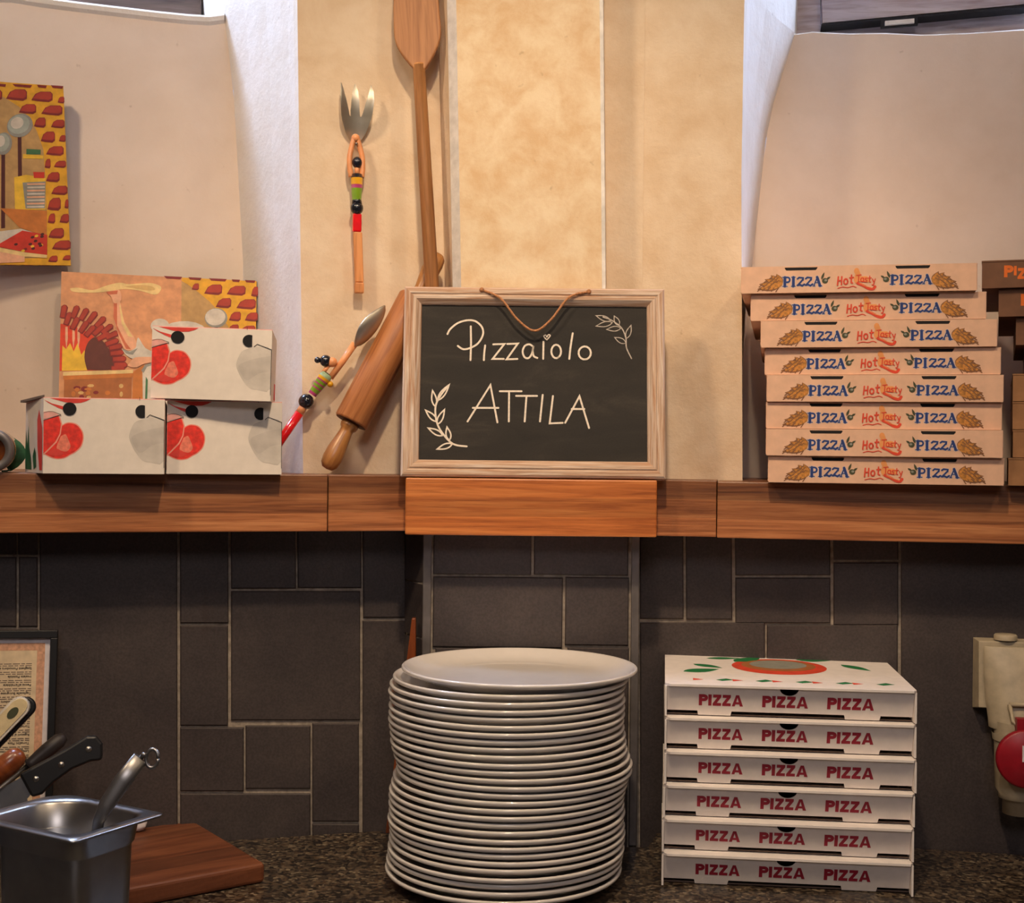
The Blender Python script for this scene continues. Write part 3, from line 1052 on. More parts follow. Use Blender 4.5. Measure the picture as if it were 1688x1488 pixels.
fork_strip(((194, 575.2, 590.6, -.0073), (185, 574.6, 589.2, -.0095), (168, 575.2, 588, -.0125), (152, 577.6, 585.8, -.0115), (140, 581.2, 582.6, -.007)))
fork_strip(((194, 592.4, 608.6, -.0073), (185, 595.2, 610, -.0095), (168, 599.6, 611.6, -.0125), (152, 604, 610.2, -.0115), (142, 606.6, 607.6, -.007)))
h.build('fork_head', fork)
a_ = MB()
for s in (-1, 1):
    pts = [(582.5 + s * 2, 228), (583 + s * 7, 246), (583.5 + s * 10.5, 262), (584 + s * 10.5, 280), (584.5 + s * 8.5, 294)]
    a_.tube([(fl(x, y)[0], -0.006, fl(x, y)[1]) for x, y in smoothline(pts, 4)], 0.0040, 'peach', 10)
c = fl(582.5, 230); a_.ball((c[0], -0.006, c[1]), 0.0062, 'peach')
a_.build('arms', fork)
hd = MB(); c = fl(585.5, 270); hd.ball((c[0], -0.006, c[1]), 0.0076, 'black_lacquer', sz=1.15)
c = fl(585.5, 284); hd.tube([(c[0], -0.006, c[1] - .006), (c[0], -0.006, c[1] + .008)], 0.0034, 'peach')
hd.build('head', fork)
t = MB()
prof = [(0.0, 288), (8.5, 289.5), (10, 296), (10, 296), (9.5, 307), (9.5, 307), (9.2, 313), (9.2, 313), (7.6, 332), (7.6, 332), (6.5, 334)]
mts = ['black_lacquer', 'black_lacquer', 'black_lacquer', 'yellow_lacquer', 'yellow_lacquer', 'magenta_lacquer', 'magenta_lacquer', 'green_lacquer', 'green_lacquer', 'black_lacquer']
t.lathe([(r * KF, fl(0, py)[1]) for r, py in prof], 'green_lacquer', 20, (fl(585, 0)[0], -0.008, 0), mats=mts)
t.build('torso', fork)
t = MB(); c = fl(585.5, 345); t.ball((c[0], -0.008, c[1]), 0.0096, 'black_lacquer', sz=1.05); t.tube([(c[0], -0.008, c[1] + .006), (c[0] - .0004, -0.008, c[1] + .014)], [0.008, 0.0066], 'black_lacquer'); t.build('hips', fork)
t = MB()
c0, c1 = fl(586, 354), fl(587, 384)
t.box((c0[0] - .0065, -0.012, c1[1]), (c0[0] + .0065, -0.001, c0[1]), 'red_lacquer')
t.build('skirt', fork, bevel=0.002)
t = MB()
c2 = fl(591, 484)
t.hexa([(c1[0] - .0064, -.0115, c1[1]), (c1[0] + .0064, -.0115, c1[1]), (c1[0] + .0064, -.001, c1[1]), (c1[0] - .0064, -.001, c1[1])],
       [(c2[0] - .0062, -.0105, c2[1] + .016), (c2[0] + .0062, -.0105, c2[1] + .016), (c2[0] + .0062, -.001, c2[1] + .016), (c2[0] - .0062, -.001, c2[1] + .016)], 'stickwood')
t.box((c2[0] - .0070, -.012, c2[1]), (c2[0] + .0064, -.0005, c2[1] + .0155), 'stickwood')
t.build('handle', fork, bevel=0.0015)
t = MB(); t.tube([(fl(583, 0)[0], 0.0135, fl(0, 240)[1]), (fl(583, 0)[0], -0.010, fl(0, 240)[1])], 0.0012, 'rivet'); t.ball((fl(583, 0)[0], -0.0105, fl(0, 240)[1]), 0.0022, 'rivet', 10); t.build('nail', fork)

# spoon: built upright, then leaned over
sp0 = Vector(LW.hit(428, 786, -0.016)); sp1 = Vector(LW.hit(632, 509, -0.05))
L = (sp1 - sp0).length
spoon = empty('serving_spoon', LW.world(sp0.x, -0.017, SHELF + 0.004), 0, 'steel serving spoon with painted figure handle, leaning on the rolling pin', 'spoon')
ang = math.atan2(sp1.x - sp0.x, sp1.y - sp0.y)
spoon.rotation_euler = (Matrix.Rotation(LW.a, 4, 'Z') @ Matrix.Rotation(ang, 4, 'Y') @ Matrix.Rotation(math.radians(5.5), 4, 'X')).to_euler()
def sz(px, py):                    # distance along the spoon for a point of its axis
    x, z = LW.hit(px, py, -0.05)
    v = Vector((x, z)) - sp0
    d = (sp1 - sp0).normalized()
    return v.dot(d), v.x * d.y - v.y * d.x
h = MB()
z0 = sz(582, 576)[0]; z1 = L
pts, fs = [], []
NR, NC = 12, 8
for i in range(NR + 1):
    u = i / NR
    wv = 0.0025 + 0.0205 * math.sin(PI * min(1, u ** 0.75)) if i < NR else 0.001
    for j in range(NC + 1):
        t_ = 2 * j / NC - 1
        dp = 0.017 * math.sin(PI * u) ** 0.7 * (1 - t_ * t_)
        pts.append((0.004 + dp - 0.006 * math.sin(PI * u), wv * t_, z0 + (z1 - z0) * u))
kk = len(pts)
pts += [(x + 0.0014, y, z) for x, y, z in pts]
for i in range(NR):
    for j in range(NC):
        a = i * (NC + 1) + j
        fs += [(a, a + 1, a + NC + 2, a + NC + 1), (kk + a, kk + a + NC + 1, kk + a + NC + 2, kk + a + 1)]
for i in range(NR):
    for j in (0, NC):
        a = i * (NC + 1) + j
        fs.append((a, a + NC + 1, kk + a + NC + 1, kk + a))
h.T = Matrix.Rotation(math.radians(-20), 4, 'Z')
h.add(pts, fs, 'forksteel', True)
h.build('spoon_bowl', spoon)
a_ = MB()
za, zb_ = sz(545, 630)[0], sz(584, 572)[0]
a_.tube([(0.003, 0, za), (0.003, 0, (za + zb_) / 2), (0.002, 0, zb_)], [0.0046, 0.0048, 0.0052], 'peach', 12)
a_.build('arms', spoon)
hd = MB()
zh, xh = sz(548, 604)
hd.ball((-0.017, 0, zh - 0.004), 0.0088, 'black_lacquer'); hd.ball((-0.0085, -0.0015, zh), 0.0074, 'peach'); hd.ball((-0.0272, 0, zh - .010), 0.0046, 'black_lacquer'); hd.tube([(-.026, 0, zh - .009), (-.020, 0, zh - .006)], .0026, 'black_lacquer')
hd.tube([(-0.010, 0, zh - .022), (-0.010, 0, zh - .006)], 0.0032, 'peach')
hd.build('head', spoon)
t = MB()
zt, zw = sz(541, 624)[0], sz(518, 660)[0]
LL_ = zt - zw
pr = [(0.0, zt + .002), (0.0082, zt), (0.0098, zt - .18 * LL_)] + []
mts = ['black_lacquer', 'mint']
bands = [('yellow_lacquer', .30), ('magenta_lacquer', .36), ('green_lacquer', .48), ('magenta_lacquer', .54), ('green_lacquer', .66), ('magenta_lacquer', .72), ('green_lacquer', .88), ('magenta_lacquer', 1.0)]
for nm, f_ in bands:
    pr.append((0.0100 - 0.0036 * f_, zt - f_ * LL_)); mts.append(nm)
t.lathe(pr, 'green_lacquer', 20, (-0.004, 0, 0), mats=mts)
t.ball((0.008, -0.003, zt - .26 * LL_), 0.0045, 'yellow_lacquer', 12)
t.build('torso', spoon)
t = MB(); zc = sz(508, 671)[0]; t.ball((-0.005, 0, zc), 0.0112, 'black_lacquer'); t.build('hips', spoon)
t = MB(); z2 = sz(497, 690)[0]
t.tube([(-0.004, 0, zc - .006), (-0.003, 0, z2)], [0.0058, 0.0062], 'peach', 12)
t.tube([(-0.003, 0, z2), (0, 0, 0.015)], [0.0064, 0.0064], 'red_lacquer', 12)
t.tube([(0, 0, 0.015), (0, 0, 0.0)], [0.0062, 0.0055], 'stickwood', 12)
t.build('handle', spoon)

# rolling pin
q0 = Vector(LW.hit(533, 779, -0.05)); q1 = Vector(LW.hit(719, 424, -0.03))
LP = (q1 - q0).length
pinr = 0.0255
pin = empty('rolling_pin', LW.world(q0.x + .004, -0.055, SHELF + 0.0075), 0, 'worn wooden rolling pin leaning against the wall, left of the chalkboard', 'rolling pin')
angp = math.atan2(q1.x - q0.x, q1.y - q0.y)
pin.rotation_euler = (Matrix.Rotation(LW.a, 4, 'Z') @ Matrix.Rotation(angp, 4, 'Y') @ Matrix.Rotation(math.radians(-3.5), 4, 'X')).to_euler()
hb = 0.076
b = MB(); b.lathe([(0, hb), (pinr - .002, hb), (pinr, hb + .003), (pinr, LP - hb - .003), (pinr - .002, LP - hb), (0, LP - hb)], 'pin', 40,
                  mats=['pindark', 'pin', 'pin', 'pin', 'pindark']); b.build('barrel', pin)
for k in (0, 1):
    hp = [(0, 0), (.008, .0012), (.0125, .007), (.0142, .018), (.0138, .030), (.0112, .048), (.0096, .060), (.0098, .064), (.0125, .067), (.0135, .071), (.0125, .0755), (0, .0758)]
    if k: hp = [(r, LP - z) for r, z in hp]
    b = MB(); b.lathe(hp, 'pinhandle', 24); b.build('pin_handle', pin)

# peel
pb0 = P(731, 789, 1.922); pt = P(691, 118, 1.955)
dirv = Vector((pt.x - pb0.x, pt.y - 1.920, pt.z - BLOCK))
LH = dirv.length
peel = empty('pizza_peel', (pb0.x, 1.920, BLOCK + 0.001), 0, 'tall wooden pizza peel with long handle, standing behind the chalkboard', 'pizza peel')
peel.rotation_euler = dirv.to_track_quat('Z', 'Y').to_euler()
peel.rotation_mode = 'XYZ'
zdir = dirv.normalized(); xdir = Vector((1, 0, 0)); xdir = (xdir - zdir * xdir.dot(zdir)).normalized(); ydir = zdir.cross(xdir)
peel.rotation_euler = Matrix((xdir, ydir, zdir)).transposed().to_euler()
b = MB()
kp = 1.955 / F
b.tube([(0, 0, 0), (0, 0, LH * .3), (0, 0, LH * .7), (0, 0, LH + .01)], [.0102, .0102, .0098, .0090], 'peelhandle', 16)
b.build('handle', peel)
def pl(px, py):
    return ((px - 690.5 + (py - 118) * -0.055) * kp * 0.98, LH + (118 - py) * kp)
right = [(700, 118), (706, 110), (716, 93), (725, 72), (728, 55), (727, 40), (725, 20), (724, 0), (722, -60), (718, -150), (712, -215)]
left = [(668, -215), (660, -150), (652, -60), (648, 0), (648, 30), (649, 58), (652, 72), (660, 88), (672, 104), (682, 116)]
b.slab([pl(*p) for p in smoothline(right, 3) + smoothline(left, 3)], -0.0055, 0.0045, 'peel', True)
b.build('blade', peel, bevel=0.002)


# ================================================================== PAINTED PICTURES
def picture(name, wing, xc, zbase, off, Wd, Ht, label, lean, roll, artfn, turn=0.0, corner=False):
    root = empty(name, wing.world(xc, off, zbase), 0, label, 'picture')
    root.rotation_euler = (Matrix.Rotation(wing.a + turn, 4, 'Z') @ Matrix.Rotation(-lean, 4, 'X') @ Matrix.Rotation(roll, 4, 'Y')).to_euler()
    b = MB()
    T_ = 0.02
    if corner:
        root.location = root.location - root.rotation_euler.to_matrix() @ Vector((Wd / 2, -T_, 0))
    b.box((-Wd / 2, -T_, 0), (Wd / 2, 0, Ht), 'canvas_edge')
    fn = lambda x, z, l: (x, -T_ - 0.0001 - 0.00012 * l, z)
    artfn(b, fn, Wd, Ht)
    # brick pattern carried round the lower edge
    k = int(Wd / 0.024)
    for i in range(k):
        x = -Wd / 2 + Wd * (i + .15) / k
        b.poly([(x, -T_ * .95, -0.0003), (x + .016, -T_ * .95, -0.0003), (x + .013, -T_ * .25, -0.0003), (x + .002, -T_ * .25, -0.0003)], 'p_brick')
        b.poly([(x + .016, -T_ * .95, -0.0003), (x + .0235, -T_ * .95, -0.0003), (x + .022, -T_ * .25, -0.0003), (x + .014, -T_ * .25, -0.0003)], 'p_yellow')
    b.build('canvas', root, recalc=False)
    return root


def bricks(b, fn, pts, lay=3, col='p_brick'):
    for (cx, cz, w_, h_) in pts:
        o_ = [(-.5, -.42), (-.3, .2), (-.05, .45), (.4, .5), (.5, .3), (.48, -.3), (.3, -.5), (-.2, -.48)]
        b.flat([(cx + w_ * p, cz + h_ * q) for p, q in o_], fn, 'p_brickd', lay)
        b.flat([(cx + w_ * (p * .86 + .02), cz + h_ * (q * .74 + .08)) for p, q in o_], fn, col, lay + 1)


def chef_art(b, fn, Wd, Ht):
    K = Wd / 1590.0
    def A(X, Y): return (-Wd / 2 + (X - 20) * K, Ht - (Y - 45 - (X - 20) * .05) * K)
    def AA(pts): return [A(*p) for p in pts]
    b.flat([(-Wd / 2, 0), (Wd / 2, 0), (Wd / 2, Ht), (-Wd / 2, Ht)], fn, 'p_peach', 0)
    b.flat(AA([(985, 125), (1040, 155), (1120, 215), (1220, 300), (1310, 400), (1380, 520), (1400, 800), (1400, 1610), (1000, 1590)]), fn, 'p_olive', 1)
    b.flat(AA([(990, 94), (1610, 125), (1610, 1660), (1400, 1640), (1400, 800), (1380, 520), (1310, 400), (1220, 300), (1120, 215), (1040, 155), (985, 122)]), fn, 'p_yellow', 2)
    bl = []
    for X, Y, w_, h_ in ((1100, 172, 60, 60), (1248, 196, 150, 92), (1440, 205, 160, 86), (1595, 215, 60, 90), (1335, 312, 130, 88), (1525, 322, 165, 90), (1432, 428, 100, 84), (1570, 432, 110, 80),
                         (1420, 530, 90, 70), (1540, 545, 130, 80), (1470, 640, 120, 84), (1590, 650, 60, 80), (1530, 750, 140, 84), (1450, 850, 100, 80), (1570, 860, 90, 80), (1500, 960, 140, 84),
                         (1450, 1060, 90, 80), (1560, 1065, 100, 80), (1500, 1165, 140, 84), (1450, 1270, 90, 80), (1560, 1270, 100, 80), (1500, 1375, 140, 84), (1500, 1480, 140, 84)):
        x, z = A(X, Y); bl.append((x, z, w_ * K, h_ * K))
    bricks(b, fn, bl)
    for X, w_ in ((915, 150), (1095, 110), (1285, 150), (1435, 70), (1555, 90)):
        x, z = A(X, 92 + (X - 900) * .05)
        b.flat([(x - w_ * K / 2, z + 8 * K), (x + w_ * K / 2, z + 8 * K), (x + w_ * K * .4, z - 14 * K), (x - w_ * K * .36, z - 12 * K)], fn, 'p_brickd', 3)
    # ladle
    b.flat(AA(arc(1275, 440, 95, 84, 0, 360, 20)), fn, 'p_shade', 3)
    b.flat(AA(arc(1268, 432, 84, 72, 0, 360, 20)), fn, 'p_white', 4)
    b.flat(AA([(1262, 520), (1290, 520), (1300, 1200), (1275, 1200)]), fn, 'p_dark', 3)
    # dough in the air
    d = smoothline([(90, 185), (160, 180), (270, 200), (370, 165), (480, 138), (560, 150), (720, 140), (810, 165), (815, 205), (770, 240), (640, 205), (520, 192), (430, 205), (320, 220), (200, 222), (110, 212), (90, 185)], 4)
    b.flat(AA(d[:-1]), fn, 'p_cream', 2)
    b.flat(AA(smoothline([(520, 170), (640, 158), (740, 168), (770, 195), (720, 205), (620, 190), (520, 170)], 4)[:-1]), fn, 'p_creamd', 3)
    # oven: glow, flames, mouth, brick arch
    b.flat(AA([(22, 480), (130, 500), (260, 560), (330, 640), (400, 760), (440, 870), (22, 870)]), fn, 'p_fire', 2)
    b.flat(AA([(40, 660), (70, 690), (100, 640), (130, 710), (160, 640), (190, 740), (215, 700), (240, 870), (40, 870)]), fn, 'p_flame', 3)
    for X in (70, 125, 165):
        b.flat(AA([(X - 10, 505), (X + 8, 505), (X + 12, 600), (X + 2, 690), (X - 8, 610)]), fn, 'p_skin', 4)
    b.flat(AA(smoothline([(238, 865), (215, 760), (235, 650), (290, 595), (350, 620), (410, 700), (445, 800), (450, 865), (238, 865)], 4)[:-1]), fn, 'p_brown', 5)
    for i, (X, Y, an) in enumerate(((45, 380, 80), (80, 440, 72), (135, 385, 70), (135, 480, 66), (205, 405, 62), (205, 510, 58), (270, 430, 55), (255, 545, 50), (335, 470, 48), (320, 540, 45),
                                    (390, 530, 40), (360, 590, 30), (430, 580, 25), (430, 640, 20), (460, 680, 12), (470, 730, 6), (490, 780, 2), (500, 830, -2), (480, 860, -4))):
        ca, sa = math.cos(math.radians(an)), math.sin(math.radians(an))
        cap = [(-54, -23), (40, -27), (58, -10), (58, 10), (40, 27), (-54, 23)]
        b.flat(AA([(X + p * ca + q * sa, Y - p * sa + q * ca) for p, q in cap]), fn, 'p_brickd', 6)
        b.flat(AA([(X + (p * .9 + 2) * ca + (q * .66 - 2) * sa, Y - (p * .9 + 2) * sa + (q * .66 - 2) * ca) for p, q in cap]), fn, 'p_brick', 7)
    b.flat(AA([(50, 880), (605, 870), (605, 900), (50, 912)]), fn, 'p_cream', 8)
    b.flat(AA([(50, 900), (605, 890), (600, 935), (55, 945)]), fn, 'p_ledge', 7)
    b.flat(AA([(60, 940), (595, 932), (590, 1585), (60, 1585)]), fn, 'p_stone', 6)
    rnd = random.Random(3)
    for i in range(60):
        X, Y = 90 + rnd.random() * 460, 990 + rnd.random() * 540
        b.flat(AA(arc(X, Y, 14 + rnd.random() * 18, 12 + rnd.random() * 12, 0, 360, 7)[:-1]), fn, rnd.choice(['p_brickd', 'p_ledge', 'p_creamd']), 7)
    b.flat(AA([(605, 890), (690, 830), (720, 1590), (600, 1590)]), fn, 'p_ledge', 5)
    # raised arm, sleeve, resting hand, hat and profile of the cook
    b.flat(AA(smoothline([(440, 300), (490, 300), (530, 470), (610, 600), (625, 680), (570, 710), (520, 680), (470, 540), (440, 420), (440, 300)], 4)[:-1]), fn, 'p_skin', 9)
    b.flat(AA([(440, 300), (466, 300), (470, 500), (540, 640), (585, 700), (545, 695), (480, 560), (440, 430)]), fn, 'p_skind', 10)
    b.flat(AA([(492, 320), (525, 470), (600, 600), (560, 590), (505, 480), (484, 330)]), fn, 'p_cream', 10)
    b.flat(AA(smoothline([(375, 215), (420, 208), (480, 200), (500, 250), (490, 300), (440, 310), (420, 260), (375, 215)], 3)[:-1]), fn, 'p_skin', 10)
    b.flat(AA([(375, 215), (470, 205), (465, 235), (400, 240)]), fn, 'p_skind', 11)
    b.flat(AA(smoothline([(510, 690), (570, 715), (620, 680), (640, 600), (700, 690), (800, 750), (860, 900), (760, 820), (600, 780), (540, 740), (510, 690)], 3)[:-1]), fn, 'p_white', 8)
    b.flat(AA([(510, 690), (575, 722), (640, 690), (600, 745), (545, 735)]), fn, 'p_shade', 9)
    b.flat(AA(smoothline([(560, 835), (600, 780), (650, 765), (790, 770), (860, 800), (700, 820), (640, 850), (590, 850), (560, 835)], 3)[:-1]), fn, 'p_skin', 10)
    b.flat(AA(smoothline([(680, 900), (700, 840), (800, 815), (1000, 830), (1000, 1580), (700, 1580), (690, 1200), (680, 900)], 3)[:-1]), fn, 'p_white', 7)
    b.flat(AA([(670, 880), (700, 830), (790, 808), (790, 822), (715, 850), (690, 900)]), fn, 'p_shade', 8)
    b.flat(AA([(708, 930), (725, 960), (722, 1200), (704, 1200)]), fn, 'p_green', 8)
    b.flat(AA(arc(840, 620, 80, 100, 0, 360, 18)), fn, 'p_skin', 9)
    b.flat(AA(arc(815, 505, 76, 62, 0, 360, 18)), fn, 'p_white', 10)
    b.flat(AA(arc(775, 575, 22, 18, 0, 360, 10)), fn, 'p_skind', 10)
    b.flat(AA(arc(1010, 575, 200, 110, 0, 360, 18)), fn, 'p_white', 8)


def pantry_art(b, fn, Wd, Ht):
    K = Wd / 1440.0
    R = 445.0                       # right edge at the top in the enlarged view
    def A(X, Y): return (Wd / 2 + (X - R - (Y - 105) * .062) * K, Ht - (Y - 105 + (R - X) * .15) * K)
    def AA(pts): return [A(*p) for p in pts]
    b.flat([(-Wd / 2, 0), (Wd / 2, 0), (Wd / 2, Ht), (-Wd / 2, Ht)], fn, 'p_yellow', 0)
    b.flat(AA([(-900, 90), (20, 150), (130, 230), (200, 310), (260, 420), (310, 560), (330, 800), (345, 1040), (350, 1370), (-900, 1250)]), fn, 'p_olive', 1)
    bl = []
    for X, Y, w_, h_ in ((110, 140, 150, 85), (292, 168, 155, 78), (430, 205, 50, 50), (190, 250, 125, 74), (365, 275, 155, 76), (280, 358, 86, 76), (410, 380, 100, 64), (340, 470, 105, 84), (445, 492, 50, 52),
                         (393, 578, 130, 72), (342, 668, 44, 72), (432, 682, 90, 54), (382, 772, 100, 76), (432, 876, 120, 70), (395, 975, 100, 98), (486, 985, 30, 70), (378, 1080, 56, 76), (472, 1092, 70, 70),
                         (415, 1195, 115, 78), (455, 1290, 140, 74), (395, 1385, 70, 50), (495, 1390, 60, 40), (-60, 128, 140, 80), (-240, 120, 140, 80), (-420, 112, 140, 80)):
        x, z = A(X, Y); bl.append((x, z, w_ * K, h_ * K))
    bricks(b, fn, bl)
    for X, w_ in ((5, 60), (150, 140), (290, 70), (400, 90), (-140, 120)):
        x, z = A(X, 62 + (X - 5) * .11)
        b.flat([(x - w_ * K / 2, z + 8 * K), (x + w_ * K / 2, z + 8 * K), (x + w_ * K * .4, z - 12 * K), (x - w_ * K * .36, z - 10 * K)], fn, 'p_brickd', 3)
    for X, Y, rx, rz, yb in ((138, 368, 92, 86, 745), (25, 490, 60, 82, 1110)):
        b.flat(AA([(X - 14, Y + 70), (X + 12, Y + 70), (X + 22, yb), (X - 6, yb)]), fn, 'p_dark', 3)
        b.flat(AA(arc(X, Y, rx, rz, 0, 360, 20)), fn, 'p_shade', 4)
        b.flat(AA(arc(X - 8, Y - 8, rx * .84, rz * .8, 0, 360, 20)), fn, 'p_metal', 5)
        b.flat(AA(arc(X - 20, Y - 20, rx * .5, rz * .5, 0, 360, 16)), fn, 'p_white', 6)
    b.flat(AA([(165, 580), (310, 605), (310, 630), (165, 612)]), fn, 'p_flame', 3)
    b.flat(AA([(188, 545), (290, 560), (290, 595), (188, 585)]), fn, 'p_green', 4)
    b.flat(AA([(105, 745), (190, 735), (330, 775), (335, 1010), (115, 985)]), fn, 'p_flame', 4)
    b.flat(AA([(165, 790), (330, 800), (330, 1000), (190, 985)]), fn, 'p_shade', 5)
    for i in range(8):
        b.flat(AA([(195 + 4 * (i % 2), 800 + i * 24), (325, 812 + i * 24), (325, 824 + i * 24), (200, 812 + i * 24)]), fn, 'p_white' if i % 2 else 'p_skin', 6)
    b.flat(AA([(240, 720), (320, 730), (320, 775), (245, 765)]), fn, 'p_red', 6)
    b.flat(AA([(10, 960), (345, 1020), (345, 1210), (150, 1120)]), fn, 'p_ledge', 4)
    b.flat(AA([(-700, 1130), (160, 1130), (240, 1165), (0, 1240), (-700, 1240)]), fn, 'p_white', 5)
    b.flat(AA([(-20, 1235), (170, 1145), (350, 1200), (352, 1350), (200, 1310)]), fn, 'p_red', 6)
    rnd = random.Random(5)
    for i in range(14):
        X, Y = 120 + rnd.random() * 200, 1190 + rnd.random() * 110
        b.flat(AA(arc(X, Y, 14, 10, 0, 360, 8)[:-1]), fn, rnd.choice(['p_dark', 'p_brickd', 'p_flame']), 7)
    b.flat(AA([(-20, 1240), (200, 1312), (352, 1350), (350, 1372), (190, 1340), (-20, 1270)]), fn, 'p_cream', 8)
    b.flat(AA([(-700, 1250), (-20, 1270), (190, 1340), (190, 1380), (-700, 1300)]), fn, 'p_skin', 7)
    b.flat(AA(arc(-350, 700, 200, 350, 0, 360, 20)), fn, 'p_peach', 2)
    b.flat(AA(arc(-520, 480, 120, 90, 0, 360, 20)), fn, 'p_cream', 3)


off2 = NICHE - 0.028
x0, z0 = LW.hit(95, 452, off2 - .02); x1, z1 = LW.hit(416, 466, off2 - .02)
Wd = x1 - x0
picture('wall_picture', LW, (x0 + x1) / 2 + .004, SHELF + 0.006, off2 - .024, Wd, (z0 + z1) / 2 - SHELF - .004,
        'picture of a cook tossing dough by a brick oven, standing behind the tomato boxes', math.radians(3), math.radians(.4), chef_art)
x1, z1 = LW.hit(103, 150, NICHE - .022); x2, z2 = LW.hit(117, 440, NICHE - .022)
H1 = z1 - z2
picture('wall_picture', LW, x2, z2 + .002, NICHE - .026, Wd, H1,
        'picture of ladles and pizza with brick border, hung on the wall at upper left', math.radians(-4), math.radians(-3.6), pantry_art, math.radians(13), True)


# ================================================================== TOMATO BOXES
BW, BH, BD = 0.1530, 0.0985, 0.100


def tomato_box(loc, yaw, label, splay=0.0, rollz=0.0):
    root = empty('tomato_box', loc, yaw, label, 'box', 'small cardboard boxes with tomato print')
    root.rotation_euler = (0, rollz, yaw)
    w_, h_, d_ = BW / 2, BH, BD
    hole = 0.0085
    s = BW / 1105.0
    def Q(X, Y): return (-w_ + (X - 105) * s, h_ - (Y - 45 - (X - 105) * .03) * s * .975)
    fn = lambda x, z, l: (x, -0.00005 - 0.00012 * l, z)
    b = MB()
    # carton: side walls, back, bottom; the left end may bulge outwards
    b.hexa([(-w_, 0, 0), (w_, 0, 0), (w_, 0, h_), (-w_, 0, h_)], [(-w_ - splay, d_, 0), (w_, d_, 0), (w_ + .001, d_, h_ - .006), (-w_ - splay, d_, h_ - .006)], 'box_white')
    # prints on the front
    cl = lambda pts: [(min(max(x, -w_ + .0003), w_ - .0003), min(max(z, .0003), h_ - .0003)) for x, z in pts]
    def fl_(pts, m, l): b.flat(cl([Q(*p) for p in pts]), fn, m, l)
    tom = smoothline([(262, 318), (300, 292), (345, 284), (410, 304), (458, 368), (471, 440), (452, 520), (402, 576), (350, 605), (300, 634), (230, 642), (165, 622), (106, 586)], 4)
    fl_(tom + [(106, 480), (230, 440)], 'tomato_rim', 1)
    tin = smoothline([(266, 326), (302, 301), (345, 294), (404, 313), (449, 373), (461, 440), (443, 514), (396, 567), (346, 596), (298, 624), (230, 632), (168, 612), (106, 576)], 4)
    fl_(tin + [(106, 480), (230, 440)], 'tomato', 2)
    fl_(smoothline([(262, 420), (305, 400), (330, 450), (352, 520), (320, 566), (270, 560), (225, 530), (262, 420)], 3)[:-1], 'tomato_pale', 3)
    fl_(smoothline([(130, 585), (215, 535), (290, 585), (225, 612), (130, 585)], 3)[:-1], 'tomato_skin', 4)
    fl_([(106, 258), (250, 215), (275, 300), (262, 400), (225, 480), (150, 560), (106, 600)], 'tomato_rim', 3)
    fl_([(106, 264), (240, 222), (264, 300), (252, 395), (215, 470), (145, 545), (106, 585)], 'tomato', 4)
    fl_([(106, 180), (160, 175), (215, 190), (245, 213), (106, 252)], 'pinkflap', 3)
    b.stroke(cl([Q(*p) for p in [(106, 190), (150, 177), (190, 178), (230, 195), (262, 208)]]), .0006, fn, 'ink_grey', 5)
    fl_(smoothline([(1000, 265), (930, 300), (888, 400), (890, 470), (940, 580), (1010, 670), (1080, 688), (1205, 680), (1209, 290), (1080, 248), (1000, 265)], 3)[:-1], 'cheese', 1)
    fl_(smoothline([(1209, 340), (1060, 370), (930, 420), (905, 460), (950, 560), (1000, 590), (1100, 520), (1209, 500)], 3), 'cheese_dark', 2)
    # curved red print that comes over from the lid
    fl_([(160, 45), (530, 45), (490, 82), (440, 98), (380, 100), (300, 90), (220, 66)], 'tomato_skin', 2)
    fl_([(108, 62), (180, 100), (300, 135), (290, 165), (240, 145), (150, 95)], 'tomato_skin', 2)
    fl_([(890, 46), (1200, 46), (1150, 66), (1080, 76), (980, 74), (930, 62)], 'tomato_skin', 2)
    b.stroke([Q(978, 48), Q(978, 75)], .0006, fn, 'ink', 5)
    b.stroke(cl([Q(*p) for p in [(106, 262), (255, 215), (262, 222)]]), .0007, fn, 'black_hole', 6)
    b.stroke(cl([Q(*p) for p in [(1045, 248), (1075, 222), (1209, 278)]]), .0008, fn, 'black_hole', 6)
    b.stroke(cl([Q(1209, 278), Q(1209, 745)]), .0007, fn, 'black_hole', 6)
    # prints on both ends
    xs = w_ + .0003
    b.poly([(xs, .065, .004), (xs, .099, .004), (xs, .099, .07), (xs, .075, .08)], 'tomato_skin')
    x_ = lambda y: -w_ - splay * y / d_ - .0004
    def lf(pts, m, e=0.0):
        b.poly([(x_(y) - e, y, z) for y, z in pts], m)
    lf([(.004, .004), (.018, .004), (.030, .035), (.032, .07), (.022, .084), (.004, .06)], 'tomato_skin')
    lf([(.062, .004), (.099, .004), (.100, .03), (.096, .058), (.088, .036), (.083, .064), (.076, .034), (.066, .02)], 'leafgreen')
    lf([(.036, .008), (.05, .004), (.056, .022), (.046, .034), (.038, .026)], 'leafgreen')
    b.build('carton', root, recalc=False)
    # round finger holes as black discs on the front, inner shade painted in
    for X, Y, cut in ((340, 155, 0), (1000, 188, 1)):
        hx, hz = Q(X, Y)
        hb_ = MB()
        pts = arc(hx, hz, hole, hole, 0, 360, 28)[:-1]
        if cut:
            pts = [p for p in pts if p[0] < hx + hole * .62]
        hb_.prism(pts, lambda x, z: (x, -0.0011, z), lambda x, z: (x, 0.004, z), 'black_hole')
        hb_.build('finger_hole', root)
    lid = MB()
    lid.hexa([(-w_, 0.001, h_ + .0001), (w_, 0.001, h_ + .0001), (w_, d_, h_ - .0055), (-w_ - splay, d_, h_ - .0055)],
             [(-w_, 0.001, h_ + .0010), (w_, 0.001, h_ + .0010), (w_, d_, h_ - .0045), (-w_ - splay, d_, h_ - .0045)], 'pinkflap')
